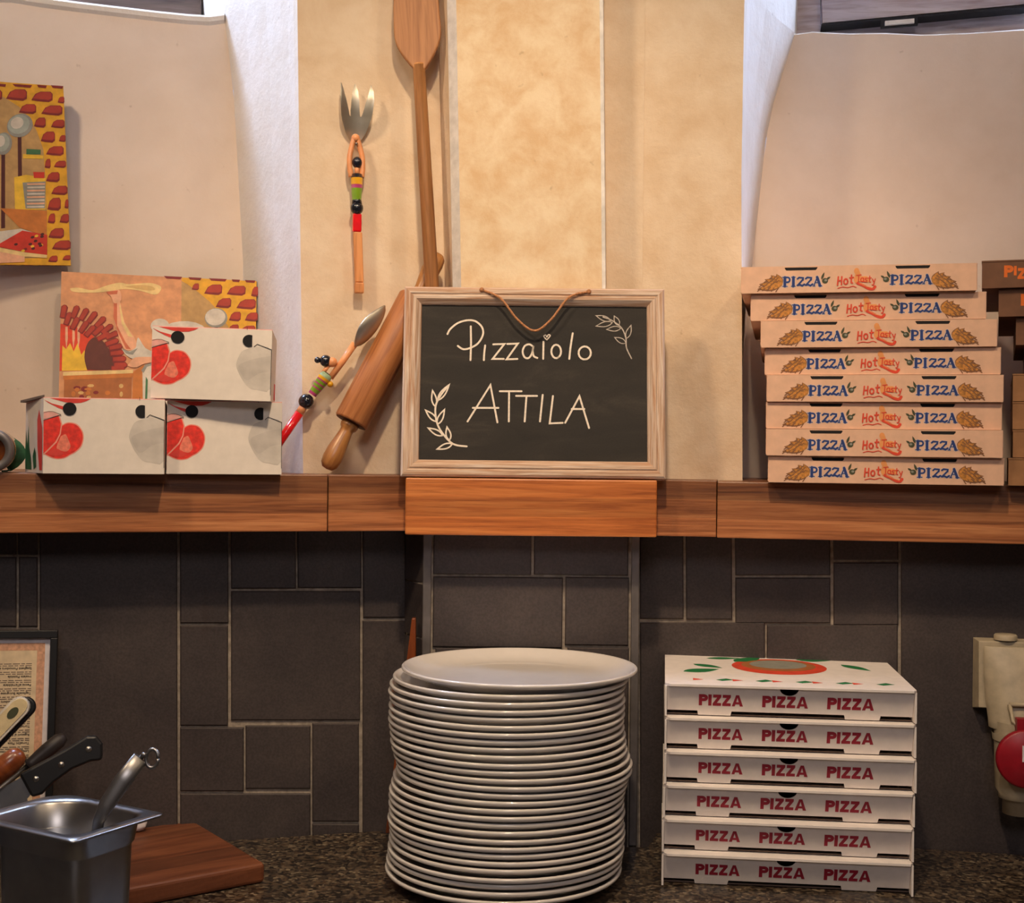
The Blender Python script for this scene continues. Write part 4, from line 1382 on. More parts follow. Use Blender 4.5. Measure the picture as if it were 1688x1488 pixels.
    if splay:
        lid.hexa([(-w_, 0.002, h_ + .001), (-w_ + .001, .002, h_ + .001), (-w_ - splay + .001, d_, h_ - .004), (-w_ - splay - .006, d_ - .01, h_ - .004)],
                 [(-w_, 0.002, h_ + .004), (-w_ + .001, .002, h_ + .004), (-w_ - splay + .001, d_, h_ - .001), (-w_ - splay - .006, d_ - .01, h_ - .001)], 'ink_grey')
    lid.build('lid', root)
    return root


def at_yz(px, py, d, z):
    p = P(px, py, d)
    return (p.x, p.y, z)


tomato_box(at_yz(171.5, 779, 1.757, SHELF + .0005), math.radians(13), 'white tomato-print box standing on the shelf, left one of the lower pair with open end', 0.034)
tomato_box(at_yz(370, 781, 1.815, SHELF + .0005), math.radians(13), 'white tomato-print box standing on the shelf, beside the red spoon handle')
tomato_box(at_yz(347.5, 662, 1.788, SHELF + BH + .0022), math.radians(7), 'white tomato-print box stacked on top of the two others', rollz=math.radians(.8)).scale = (1.03, 1.0, 0.97)

# glass jar lying at the left edge, green leaf behind it
jr = 0.029
jp = P(-16, 748, 1.752)
jar = empty('glass_jar', (jp.x, 1.752, SHELF + jr + .0005), LW.a, 'grey-rimmed amber jar lying on the shelf at the left edge', 'jar')
b = MB(); b.lathe([(0, .006), (jr * .55, .006), (jr * .62, .003)], 'jarglass', 32, axis='y'); b.lathe([(jr * .62, .004), (jr * .93, .010), (jr * .95, .08), (jr * .8, .085), (0, .085)], 'jarglass', 32, axis='y'); b.build('body', jar)
b = MB(); b.lathe([(jr * .60, .006), (jr * .64, .0), (jr * .9, -.001), (jr, .002), (jr, .012), (jr * .94, .013)], 'trimmetal', 40, axis='y'); b.build('rim', jar)
lp = LW.world(LW.hit(33, 770, .0)[0], -.01, SHELF)
lf_ = empty('basil_leaf', lp, LW.a, 'dark green leaf lying between the jar and the tomato boxes', 'leaf')
b = MB()
pts, fs = [], []
for i in range(9):
    u = i / 8
    wv = .001 + .0125 * math.sin(PI * min(1, u ** .9)) ** .8
    cx = -.012 + .018 * u - .014 * u * u * u
    for j in range(7):
        t_ = 2 * j / 6 - 1
        pts.append((cx + wv * t_, -.006 * (1 - t_ * t_) * math.sin(PI * u), .001 + .046 * u))
k9 = len(pts); pts += [(x, y + .0012, z) for x, y, z in pts]
for i in range(8):
    for j in range(6):
        a = i * 7 + j
        fs += [(a, a + 1, a + 8, a + 7), (k9 + a, k9 + a + 7, k9 + a + 8, k9 + a + 1)]
b.add(pts, fs, 'leafgreen', True); b.build('blade', lf_)
b = MB(); b.tube([(-.012, -.001, .003), (-.016, -.004, .0012), (-.022, -.008, .0012)], .0012, 'leafgreen'); b.build('stem', lf_)

# ================================================================== PRINTED PIZZA BOXES
def glyph_bold(b, ch, x, z, h, fn, mat, lay=1):
    """bold sans capital, returns advance"""
    t = .27 * h
    if ch == 'P':
        b.stroke([(x + t / 2, z), (x + t / 2, z + h)], t, fn, mat, lay, False)
        b.stroke([(x + t / 2, z + h - t / 2)] + arc(x + .42 * h, z + .69 * h, .2 * h, .31 * h - t / 2, 90, -90, 8) + [(x + t / 2, z + .38 * h + t / 2)], t, fn, mat, lay, False)
        return .78 * h
    if ch == 'I':
        b.stroke([(x + t / 2, z), (x + t / 2, z + h)], t, fn, mat, lay, False)
        return .36 * h
    if ch == 'Z':
        w_ = .70 * h
        b.flat([(x + .03 * h, z + h), (x + w_, z + h), (x + w_, z + h - t * .8), (x + .34 * h, z + t * .95), (x + w_, z + t * .95), (x + w_, z), (x, z), (x, z + t * .75), (x + .36 * h, z + h - t), (x + .03 * h, z + h - t)], fn, mat, lay)
        return .79 * h
    if ch == 'A':
        w_ = .92 * h
        b.flat([(x, z), (x + .33 * h, z + h), (x + .58 * h, z + h), (x + w_, z), (x + w_ - .26 * h, z), (x + .455 * h, z + .76 * h), (x + .25 * h, z)], fn, mat, lay)
        b.flat([(x + .28 * h, z + .18 * h), (x + .64 * h, z + .18 * h), (x + .58 * h, z + .38 * h), (x + .33 * h, z + .38 * h)], fn, mat, lay)
        return .95 * h
    return .4 * h


def word_bold(b, word, x, z, h, fn, mat, lay=1):
    for ch in word:
        x += glyph_bold(b, ch, x, z, h, fn, mat, lay)
    return x


def serif_pizza(b, x0, x1, z, h, fn):
    """decorative serif PIZZA, blue with a pale outline"""
    W_ = x1 - x0
    for mat, ex, lay in (('paleblue_ink', .0013, 1), ('blue_ink', 0.0, 2)):
        T_ = .30 * h + ex; t = .10 * h + ex
        st = lambda pts, wd: b.stroke(pts, wd, fn, mat, lay)
        def X(u): return x0 + u * W_
        st([(X(.06), z), (X(.06), z + h)], T_); st([(X(.005), z), (X(.125), z)], t); st([(X(.0), z + h), (X(.08), z + h)], t)
        st([(X(.06), z + h)] + arc(X(.13), z + .72 * h, .055 * W_, .26 * h, 90, -90, 8) + [(X(.06), z + .44 * h)], T_ * .62)
        st([(X(.275), z), (X(.275), z + h)], T_); st([(X(.225), z), (X(.325), z)], t); st([(X(.225), z + h), (X(.325), z + h)], t)
        for u in (.37, .575):
            st([(X(u + .01), z + .80 * h), (X(u + .05), z + .95 * h), (X(u + .15), z + .90 * h), (X(u + .145), z + .66 * h)], T_ * .62)
            st([(X(u + .15), z + .76 * h), (X(u + .09), z + .45 * h), (X(u + .02), z + .12 * h)], T_ * .62)
            st([(X(u + .01), z + .10 * h), (X(u + .07), z + .16 * h), (X(u + .13), z + .04 * h), (X(u + .185), z + .20 * h)], T_ * .72)
        st([(X(.79), z), (X(.88), z + h)], t * 1.3); st([(X(.87), z + .98 * h), (X(.95), z)], T_ * .95); st([(X(.83), z + .36 * h), (X(.92), z + .36 * h)], t)
        st([(X(.765), z), (X(.82), z)], t); st([(X(.91), z), (X(.995), z)], t)


def wheat(b, cx, cz, s, sgn, fn):
    """sheaf of ears fanning out from the lettering"""
    for i, (dx, dz, L_) in enumerate(((-.95, -.42, 1.0), (-.88, -.10, .9), (-.66, .22, .86), (-.42, .48, .8), (-.2, .55, .72))):
        tx, tz = cx + sgn * dx * s, cz + dz * s * .62
        b.flat(leaf_outline((cx, cz - .12 * s), (tx, tz), .30 * s), fn, 'wheat_dark', 1)
        b.flat(leaf_outline((cx + sgn * .02 * s, cz - .12 * s), (tx - sgn * dx * s * .07, tz - dz * s * .04), .21 * s), fn, 'wheat_ink', 2)
        for k in range(3):
            u = .45 + .2 * k
            px, pz = cx + (tx - cx) * u, (cz - .12 * s) + (tz - cz + .12 * s) * u
            b.stroke([(px, pz), (px - sgn * .13 * s, pz - .10 * s)], .035 * s, fn, 'wheat_dark', 3)
    for i in range(5):
        bx = cx - sgn * (.12 + .17 * i) * s
        b.stroke([(bx, cz - .22 * s), (bx - sgn * .10 * s, cz - .37 * s + .02 * i * s)], .035 * s, fn, 'wheat_dark', 3)


def olive(b, cx, cz, s, sgn, fn):
    b.flat(arc(cx, cz - .2 * s, .42 * s, .38 * s, 0, 360, 12)[:-1], fn, 'olive_ink', 2)
    b.flat(arc(cx + sgn * .1 * s, cz - .14 * s, .2 * s, .16 * s, 0, 360, 10)[:-1], fn, 'p_shade', 3)
    b.flat(leaf_outline((cx - sgn * .5 * s, cz), (cx - sgn * .1 * s, cz + s), .32 * s), fn, 'olive_ink', 2)
    b.flat(leaf_outline((cx + sgn * .2 * s, cz), (cx + sgn * .75 * s, cz + .35 * s), .28 * s), fn, 'olive_ink', 2)


HOT = {'H': [[(0, 0), (.1, 1)], [(.5, .05), (.55, 1)], [(.03, .5), (.55, .55)]], 'o': [arc(.3, .35, .26, .33, 0, 360, 10)],
       't': [[(.25, 1), (.2, .15), (.4, .05)], [(.02, .68), (.5, .72)]], 'T': [[(.3, 0), (.36, 1)], [(0, .95), (.75, 1.02)]],
       'a': [arc(.28, .32, .24, .3, 20, 380, 10), [(.52, .6), (.5, .05), (.62, .03)]], 's': [[(.5, .6), (.2, .62), (.14, .42), (.44, .26), (.4, .05), (.08, .06)]],
       'y': [[(.05, .6), (.26, .12)], [(.52, .62), (.2, -.35), (.0, -.3)]]}


def hot_tasty(b, cx, cz, s, fn):
    b.flat([(cx + s * p, cz + s * q) for p, q in ((-.15, .1), (-.02, .62), (.18, .66), (.3, .3), (.62, .3), (.85, .12), (.7, -.1), (.2, -.02), (-.05, -.15))], fn, 'amber_ink', 1)
    b.flat(arc(cx + .02 * s, cz + .62 * s, .16 * s, .2 * s, 0, 360, 12)[:-1], fn, 'amber_ink', 1)
    b.stroke([(cx + s * p, cz + s * q) for p, q in smoothline([(-1.1, -.42), (-.8, -.34), (-.5, -.38), (-.2, -.3), (0, -.38)], 3)], .05 * s, fn, 'red_ink', 2)
    b.stroke([(cx + s * p, cz + s * q) for p, q in smoothline([(.08, -.12), (.4, -.26), (.75, -.46), (1.0, -.48), (1.12, -.34)], 4)], .17 * s, fn, 'red_ink', 2)
    b.stroke([(cx + s * p, cz + s * q) for p, q in [(.2, -.12), (.6, -.32), (.95, -.42)]], .035 * s, fn, 'amber_ink', 3)
    x = -1.12
    for ch, h_ in zip('Hot', (.52, .5, .52)):
        for stp in HOT[ch]:
            b.stroke([(cx + s * (x + p * h_ * .9), cz + s * (-.22 + q * h_ + (x + 1.1) * .12)) for p, q in stp], .085 * s, fn, 'red_ink', 4)
        x += .36
    x = .02
    for ch in 'Tasty':
        for stp in HOT[ch]:
            b.stroke([(cx + s * (x + p * .36), cz + s * (-.02 + q * .4 - x * .1)) for p, q in stp], .06 * s, fn, 'red_ink', 4)
        x += .23


PW_, PH, PD = 0.3095, 0.0366, 0.315


def kraft_box():
    root = empty('pizza_box')
    s = PW_ / 1147.0
    def Q(X, Y): return (-PW_ / 2 + (X - 188) * s, (780 - Y) * s * 1.03)
    b = MB()
    hw = PW_ / 2
    # bottom, sides, back
    b.box((-hw, 0.0025, 0), (hw, PD, .0016), 'kraft')
    for sx in (-1, 1):
        b.box((sx * hw - .001 if sx > 0 else -hw - .001, .0026, .0017), (hw + .001 if sx > 0 else -hw + .001, PD, PH - .0022), 'kraft')
    b.box((-hw + .0015, PD - .002, .0017), (hw - .0015, PD, PH - .0022), 'kraft')
    b.build('tray', root)
    # front panel with two slots cut into its upper edge
    out = [(-hw, .0), (hw, .0), (hw, PH - .0002)]
    for X0, X1 in ((1115, 945), (567, 402)):
        a, c_ = Q(X0, 0)[0], Q(X1, 0)[0]
        dz = .0060
        out += [(a, PH - .0002), (a - .0006, PH - dz * .6), (a - .0026, PH - dz), (c_ + .0026, PH - dz), (c_ + .0006, PH - dz * .6), (c_, PH - .0002)]
    out += [(-hw, PH - .0002)]
    f = MB()
    f.slab(out, 0.0, .0022, 'kraft')
    fn = lambda x, z, l: (x, -0.00005 - 0.00010 * l, z)
    x, z = Q(393, 748); x2, z2 = Q(590, 703); serif_pizza(f, x, x2, z, z2 - z, fn)
    x, z = Q(920, 745); x2, z2 = Q(1125, 702); serif_pizza(f, x, x2, z, z2 - z, fn)
    x, z = Q(388, 728); wheat(f, x, z, 128 * s, 1, fn)
    x, z = Q(1128, 728); wheat(f, x, z, 128 * s, -1, fn)
    x, z = Q(604, 716); olive(f, x, z, 36 * s, 1, fn)
    x, z = Q(902, 714); olive(f, x, z, 36 * s, -1, fn)
    x, z = Q(757, 728); hot_tasty(f, x, z, 82 * s, fn)
    fp = f.build('front_panel', root, recalc=False)
    # lid with black sheets behind the slots, standing in for the shade inside
    l = MB()
    l.box((-hw - .0012, .0025, PH - .0016), (hw + .0012, PD + .0005, PH), 'kraft')
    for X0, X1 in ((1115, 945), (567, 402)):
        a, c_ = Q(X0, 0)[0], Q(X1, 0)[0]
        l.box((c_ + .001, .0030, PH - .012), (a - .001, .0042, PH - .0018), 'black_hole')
    l.build('lid', root)
    return root


rows = [(1228, 1598, 442, 435, 485, 478, -9.5), (1240, 1617, 489, 479, 531, 524, -10.0), (1255, 1637, 532, 525, 575, 572, -9.0), (1261, 1643, 575.5, 573, 619, 618, -8.0),
        (1263, 1649, 620, 619.5, 663, 662, -7.5), (1260.5, 1648, 666, 664.7, 708, 707.7, -7.0), (1261.5, 1648, 711, 709, 752, 754.6, -7.0), (1264, 1651, 753.6, 757, 797, 802, -6.5)]
kb = kraft_box()
for i, (xa, xb_, ya, yb2, za_, zb2, yaw) in enumerate(rows):
    o = kb if i == 0 else copy_tree(kb)
    lvl = 7 - i
    z = SHELF_R + .0006 + lvl * (PH + .0006)
    d = 1.815 + (.004 if i % 2 else -.002)
    pm = P((xa + xb_) / 2, (ya + yb2 + za_ + zb2) / 4, d)
    o.location = (pm.x, d, z)
    o.rotation_euler = (0, 0, math.radians(-11.5 + (i % 3 - 1) * .4))
    nm = ['topmost of the pink stack, shifted furthest left', 'second from the top of the pink stack', 'third from the top of the pink stack', 'fourth from the top of the pink stack',
          'fifth from the top of the pink stack', 'third from the bottom of the pink stack', 'second from the bottom of the pink stack', 'bottom one of the pink stack'][i]
    tag(o, 'pale pink pizza box with blue lettering, ' + nm, 'pizza box', 'pink printed pizza boxes on the right shelf')


def brown_box(mat, text):
    root = empty('pizza_box')
    hw, ph, pd = .165, .0370, .315
    b = MB(); b.box((-hw, 0, 0), (hw, pd, ph - .0022), mat)
    if text:
        fn = lambda x, z, l: (x, -0.00005 - 0.0001 * l, z)
        for x in (-hw + .028, .015):
            xx = x
            for ch, hh, dz in zip('PIZZA', (.0155, .0125, .0145, .0145, .0155), (.014, .016, .011, .012, .013)):
                xx += glyph_bold(b, ch, xx, dz, hh * 1.02, fn, 'orange_ink')
    b.build('tray', root, recalc=False)
    b = MB(); b.box((-hw - .0005, -.0006, ph - .0020), (hw + .0005, pd, ph), mat)
    if text:
        b.box((-hw + .062, -.0012, ph - .005), (-hw + .105, .0005, ph + .0002), 'black_hole')
    b.build('lid', root)
    return root


bt = brown_box('brown_card', True); bn = brown_box('brown_card', False); tn = brown_box('tan_card', False)
brs = [(bt, 1617, 'dark brown pizza box with orange lettering, topmost of the stack at the right edge'), (bt, 1645, 'dark brown pizza box with orange lettering, second from top at the right edge'),
       (bn, 1674, 'dark brown pizza box without lettering, third from top at the right edge'), (bn, 1693, 'dark brown pizza box, fourth from top of the stack at the right edge'),
       (tn, 1670, 'tan brown pizza box, topmost of the lighter ones at the right edge'), (tn, 1670, 'tan brown pizza box, second of the lighter ones from above at the right edge'),
       (tn, 1671, 'tan brown pizza box, second from the bottom at the right edge'), (tn, 1664, 'tan brown pizza box, bottom one resting on the shelf at the right edge')]
used = set()
for i, (src, px, lab) in enumerate(brs):
    o = copy_tree(src) if src in used else src
    used.add(src)
    lvl = 7 - i
    d0 = 1.80
    yaw = math.radians(-20)
    pm = P(px, 610, d0)
    hw = .165
    o.location = (pm.x + hw * math.cos(yaw), d0 + hw * math.sin(yaw), SHELF_R + .0006 + lvl * .0379)
    o.rotation_euler = (0, 0, yaw)
    tag(o, lab, 'pizza box', 'brown pizza boxes at the right edge')

# white pizza boxes on the worktop
WW, WH, WD = 0.3200, 0.0434, 0.262


def white_box(topart):
    root = empty('pizza_box')
    hw = WW / 2
    sl = .016                       # the front panel leans in by this much at its foot
    b = MB()
    b.box((-hw + .003, sl + .004, .0004), (hw - .003, WD - .002, .0018), 'slot_shade')
    for sx in (-1, 1):
        xo = sx * hw; xi = sx * (hw - .0026)
        b.hexa([(xi, .0012, .001), (xo, .0012, .001), (xo, .0012, WH - .0032), (xi, .0012, WH - .0032)], [(xi, WD, .001), (xo, WD, .001), (xo, WD, WH - .0032), (xi, WD, WH - .0032)], 'white_card')
    b.box((-hw + .003, WD - .0026, .0023), (hw - .003, WD - .0001, WH - .0032), 'white_card')
    b.build('tray', root)
    # front panel: notch above, slots below
    s = WW / 1430.0
    def U(X): return -hw + (X - 118) * s
    h_ = WH - .0030
    nx = U(832)
    rN = .0122
    out = [(-hw + .003, .0066), (U(308), .0066), (U(312), .0005), (U(500), .0005), (U(506), .0066), (U(1150), .0066), (U(1156), .0005), (U(1350), .0005), (U(1356), .0066), (hw - .003, .0066), (hw - .003, h_)]
    out += [(nx + rN * math.cos(a), h_ - rN * .80 * math.sin(a)) for a in [PI * k / 12 for k in range(13)]] + [(-hw + .003, h_)]
    yy = lambda z: .0015 + sl * (1 - z / h_)
    f = MB()
    f.prism(out, lambda x, z: (x, yy(z), z), lambda x, z: (x, yy(z) + .0022, z), 'white_card')
    fn = lambda x, z, l: (x, yy(z) - .0001 - .0001 * l, z)
    for X0, X1 in ((315, 583), (680, 955), (1050, 1328)):
        x = U(X0); H_ = (U(X1) - x) / 3.82
        word_bold(f, 'PIZZA', x, .0140, H_, fn, 'maroon')
    f.build('front_panel', root, recalc=False)
    l = MB()
    zt = WH - .0002
    l.plate([(-hw, .006), (-hw + .007, -.0022), (hw - .004, -.0022), (hw, .004), (hw, WD + .001), (-hw, WD + .001)], WH - .0030, zt, 'white_card')
    if topart:
        fn = lambda x, y, ly: (x, y, zt + .0001 + .00008 * ly)
        for k in range(5):
            cx = -.105 + k * .052
            m = 'maroon' if k % 2 == 0 else 'red_ink'
            l.flat([(cx - .018, .032), (cx - .004, .040), (cx - .018, .048)], fn, 'red_ink'); l.flat([(cx + .012, .040), (cx + .026, .052), (cx + .036, .042), (cx + .020, .032)], fn, 'green_ink')
        l.flat(arc(.0, .165, .066, .068, 0, 360, 40)[:-1], fn, 'red_ink', 1); l.flat(arc(.0, .175, .052, .050, 0, 360, 40)[:-1], fn, 'p_stone', 2); l.flat(arc(.0, .182, .040, .038, 0, 360, 30)[:-1], fn, 'p_shade', 3)
        for bx, by, tx, ty, w_ in ((-.135, .10, -.085, .13, .03), (-.12, .17, -.08, .14, .02), (-.06, .20, -.02, .25, .03), (.03, .235, .08, .235, .03), (.09, .20, .125, .15, .02), (-.1, .225, -.05, .235, .02)):
            l.flat(leaf_outline((bx, by), (tx, ty), w_), fn, 'green_ink', 1)
    l.build('lid', root, recalc=not topart)
    # shade coloured into the tray floor shows as slits beside the tabs
    return root


w_top = white_box(True); w_pl = white_box(False)
pm = P(1299, 1300, 1.722)
for i in range(6):
    o = w_top if i == 0 else (w_pl if i == 1 else copy_tree(w_pl))
    lvl = 5 - i
    o.location = (pm.x + (.0010, .0012, .0012, .0002, -.0010, -.0010)[i], 1.722 + (0, .001, -.001, .001, 0, 0)[i], COUNTER + .0006 + lvl * (WH + .0008))
    o.rotation_euler = (0, 0, math.radians((-6.5, -6.3, -6.6, -6.4, -6.6, -6.4)[i]))
    lab = ['topmost with printed green and red lid', 'second from the top of the white stack', 'third from the top of the white stack', 'third from the bottom of the white stack',
           'second from the bottom of the white stack', 'bottom one standing on the worktop'][i]
    tag(o, 'white pizza box with red lettering, ' + lab, 'pizza box', 'white pizza boxes on the worktop')

# ================================================================== PLATES
PR = .1552
prof = [(0, .0022), (.080, .0022), (.083, 0.0), (.088, 0.0), (.092, .0030), (.118, .0055), (.134, .0098), (.146, .0158), (.1520, .0184), (.1545, .0200), (PR, .0218), (PR, .0230), (PR - .0007, .0241), (PR - .0024, .0246), (PR - .005, .0232), (.142, .0168), (.127, .0112), (.114, .0088), (0, .0084)]
offs = [23, 9, 4, 2, 4, 3, 3, 2, 3, 5, 6, 8, 12, 16, 16, 11, 8, 5, 4, 4, 5, 3, 5, 6, 5, 4, 3, 1, 0]
NPL = 29
step = (1.1935 - (COUNTER + .0222)) / (NPL - 1)
proto = None
jit = random.Random(11)
for i in range(NPL):
    if proto is None:
        b = MB(); b.lathe(prof, 'porcelain', 96)
        proto = b.build('dinner_plate')
        o = proto
    else:
        o = proto.copy(); COL.objects.link(o)
    z = COUNTER + .0004 + (NPL - 1 - i) * step
    o.location = ((832 + offs[i] - 844 + 5) * 1.76 / F, 1.757 + jit.uniform(-.003, .003) + (.002 if i == 0 else 0), z + (.0030 if i == 0 else 0))
    o.rotation_euler = (0, 0, jit.random() * 6)
    lab = ['topmost of the tall plate stack, seen from above', ][0] if i == 0 else ('bottom one of the tall plate stack, on the worktop' if i == NPL - 1 else ORD[i] + ' from the top of the tall plate stack')
    tag(o, 'white round pizza plate, ' + lab, 'plate', 'stacked white plates')

# tapered wooden board standing behind the plates, beside the pillar
b = MB()
tp = [P(px, py, 1.935) for px, py in ((636, 1372), (686, 1372), (686, 1018), (679, 1018))]
cx = tp[0].x
b.slab([(p.x - cx, max(p.z, COUNTER + .0005) - COUNTER) for p in tp], 0, .012, 'brownhandle')
o = b.build('wooden_wedge', bevel=.0015); o.location = (cx, 1.930, COUNTER)
tag(o, 'narrow reddish wooden board standing behind the plate stack, beside the pillar', 'board')

# ================================================================== LEFT FOREGROUND
# cutting board
v0 = Vector((-0.330, 1.785)); ex = Vector((-0.812, -0.584)); ey = Vector((-0.584, 0.812))
fr = P(437, 1455, 1.0); fr = fr
dd = (EYE - COUNTER) / (EYE - P(437, 1455, 1.0).z)
c0 = P(437, 1455, dd); v0 = Vector((c0.x, c0.y))
cbw, cbl, cbt = .225, .245, .026
board_ = empty('cutting_board', (v0.x, v0.y, COUNTER + .0005), math.atan2(-ex.y, -ex.x), 'thick reddish-brown wooden cutting board lying on the worktop behind the steel container', 'cutting board')
b = MB()
b.box((-cbw, 0, 0), (0, cbl, cbt), 'boardwood')
b.build('slab', board_, bevel=.005, seg=3)

# gastronorm container
GH = .168
gk = (EYE - COUNTER - GH)
def gpt(px, py):
    q = ray(px, py); t = -gk / q.z
    return Vector((q.x * t, q.y * t))
g0, g1, g2 = gpt(120, 1388), gpt(258, 1345), gpt(0, 1360)
ux = (g1 - g0).normalized()                       # along the short right edge, going away
uy = Vector((-ux.y, ux.x))                        # to the left along the long edge
gw = (g1 - g0).length + .012
gl = (gpt(-135, 1377) - g0).length
gn = empty('steel_container', (g0.x, g0.y, COUNTER + .0005), math.atan2(ux.y, ux.x), 'deep stainless steel food container with ladle in it, at the lower left', 'container')
b = MB()
def rr(x0, y0, x1, y1, r, n=5, big=0.0):
    pts = []
    R_ = r + big
    for cx_, cy_, a0, q_ in ((x1 - r, y0 + r, -90, r), (x1 - R_, y1 - R_, 0, R_), (x0 + r, y1 - r, 90, r), (x0 + r, y0 + r, 180, r)):
        pts += arc(cx_, cy_, q_, q_, a0, a0 + 90, n + 3)
    return pts
loops = []
def loop(ins, r, z):
    loops.append([(x, y, z) for x, y in rr(ins, ins, gw - ins, gl - ins, r, 5, .028)])
for ins, r, z in ((.030, .020, .0), (.020, .026, .006), (.017, .024, GH - .030), (.0165, .024, GH - .028), (.0150, .024, GH - .026), (.0125, .022, GH - .004), (.009, .018, GH - .001), (0.0, .007, GH - .003), (-.0008, .007, GH - .0015), (0.0, .007, GH),
                  (.010, .018, GH + .0012), (.0140, .021, GH - .003), (.0160, .022, GH - .026), (.018, .022, GH - .030), (.021, .025, .008), (.032, .020, .0016)):
    loop(ins, r, z)
n = len(loops[0])
pts = [p for lp_ in loops for p in lp_]
fs = [tuple(range(n)), tuple(reversed(range((len(loops) - 1) * n, len(loops) * n)))]
for i in range(len(loops) - 1):
    for k in range(n):
        j = (k + 1) % n
        fs.append((i * n + k, i * n + j, (i + 1) * n + j, (i + 1) * n + k))
b.add(pts, fs[:2], 'steel_dark'); b.v = b.v[:0]; b.f, b.m, b.sm = [], [], []
b.add(pts, fs, 'steel_dark', True)
b.build('pan', gn)

# ladle standing in the container
lad = empty('ladle', (0, 0, 0), 0, 'steel ladle with ring end, standing in the steel container', 'ladle')
q = gpt(162, 1360)
hA = Vector((q.x, q.y, COUNTER + GH + .004)); hB = P(232, 1249, q.y + .02)
dv = (hB - hA)
gc = g0 + ux * gw * .5 + uy * gl * .5
low = Vector((gc.x, gc.y, COUNTER + .032))
b = MB()
def rel(p): return p - low
pathl = [Vector((.024, -.006, .012)), rel(hA), rel(hA + dv * .25 + Vector((-.002, 0, .002))), rel(hA + dv * .6 + Vector((-.001, 0, .003))), rel(hB)]
side = Vector((dv.x, 0, dv.z)).normalized(); fv = Vector((0, -1, 0))
b.tube([p for p in pathl], [.006, .0062, .0085, .0095, .0088], 'steel', 14, flat=(0, 1, 0))
b.build('handle', lad)
b = MB()
c_ = rel(P(251, 1250, q.y + .02))
b.tube([(c_.x + .0065 * math.cos(a), c_.y + .002 * math.sin(a), c_.z + .0095 * math.sin(a)) for a in [2 * PI * k / 20 for k in range(21)]], .0021, 'steel', 8)
tp_ = rel(hB)
b.tube([tuple(tp_), (tp_.x + .003, tp_.y, tp_.z + .004), (c_.x - .006, c_.y, c_.z + .003)], .0028, 'steel', 8)
b.build('ring', lad)
b = MB()
bp = [(0, 0), (.012, .001), (.021, .007), (.026, .017), (.027, .023), (.0258, .023), (.025, .017), (.020, .0085), (.012, .003), (0, .002)]
b.lathe(bp, 'steel', 28, (0, .0, -.012)); b.build('bowl', lad)
lad.location = low

# knives and tools standing in a crock just left of the frame
crk = empty('utensil_tray', (-.86, 1.62, COUNTER + .0005), 0, 'low steel tray on the worktop where the knives rest, at the left edge', 'tray')
b = MB()
b.box((-.17, -.16, 0), (.17, .16, .002), 'steel_dark')
for lo_, hi_ in (((-.17, -.16, .002), (.17, -.158, .014)), ((-.17, .158, .002), (.17, .16, .014)), ((-.17, -.158, .002), (-.168, .158, .014)), ((.168, -.158, .002), (.17, .158, .014))):
    b.box(lo_, hi_, 'steel_dark')
b.build('pan', crk)


def tool_frame(px0, py0, px1, py1, d0, d1):
    """tool end (handle tip) at the second point"""
    return P(px0, py0, d0), P(px1, py1, d1)


def along(root, a, bb, up=(0, -1, 0)):
    x = (bb - a).normalized()
    y = Vector(up); y = (y - x * y.dot(x)).normalized()
    z = x.cross(y)
    root.rotation_euler = Matrix((x, y, z)).transposed().to_euler()
    root.location = a


# chef's knife: local x along, local y towards the viewer, local z up across the blade
a, e = P(42, 1293, 1.63), P(160, 1226, 1.66)
kn = empty('chef_knife', (0, 0, 0), 0, 'large knife with black riveted handle, leaning towards the steel container', 'knife')
along(kn, a, e)
Lh = (e - a).length
prof_k = 1.22
zs_ = 1 if (kn.rotation_euler.to_matrix() @ Vector((0, 0, 1))).z > 0 else -1
b = MB()
prof_h = [(0, -.014), (.012, -.0165), (.03, -.012), (.055, -.0095), (.078, -.012), (.09, -.0165), (Lh, -.012), (Lh + .006, -.002), (Lh + .004, .008), (Lh - .006, .0125), (.06, .0115), (.0, .0125)]
prof_h = [(x, z * zs_ * prof_k) for x, z in prof_h]
b.prism(prof_h, lambda x, z: (x, -.009, z), lambda x, z: (x, .009, z), 'knifeblack')
hnd = b.build('handle', kn, bevel=.003)
for x in (.014, Lh * .5, Lh * .88):
    b = MB(); b.lathe([(0, .0098), (.0036, .0096), (.0038, .0085)], 'rivet', 16, (x, 0, 0), axis='y'); b.build('rivet', hnd)
b = MB()
b.prism([(p, q * zs_) for p, q in ((.002, .0105), (.002, -.013), (-.006, -.016), (-.012, -.040), (-.12, -.034), (-.24, -.012), (-.285, .0105))], lambda x, z: (x, -.001, z), lambda x, z: (x, .001, z), 'steel')
b.build('blade', kn)

a, e = P(46, 1262, 1.70), P(104, 1215, 1.72)
kd = empty('sharpening_steel', (0, 0, 0), 0, 'tool with slim dark grey handle, just behind the black riveted knife', 'kitchen tool')
along(kd, a, e); Ld = (e - a).length
b = MB(); b.lathe([(0, Ld + .004), (.006, Ld + .002), (.0095, Ld - .006), (.0095, Ld * .5), (.0075, .006), (.009, 0), (0, 0)], 'darkhandle', 20, axis='x'); b.build('handle', kd)
b = MB(); b.tube([(0, 0, 0), (-.235, 0, 0)], .0035, 'steel'); b.build('rod', kd)

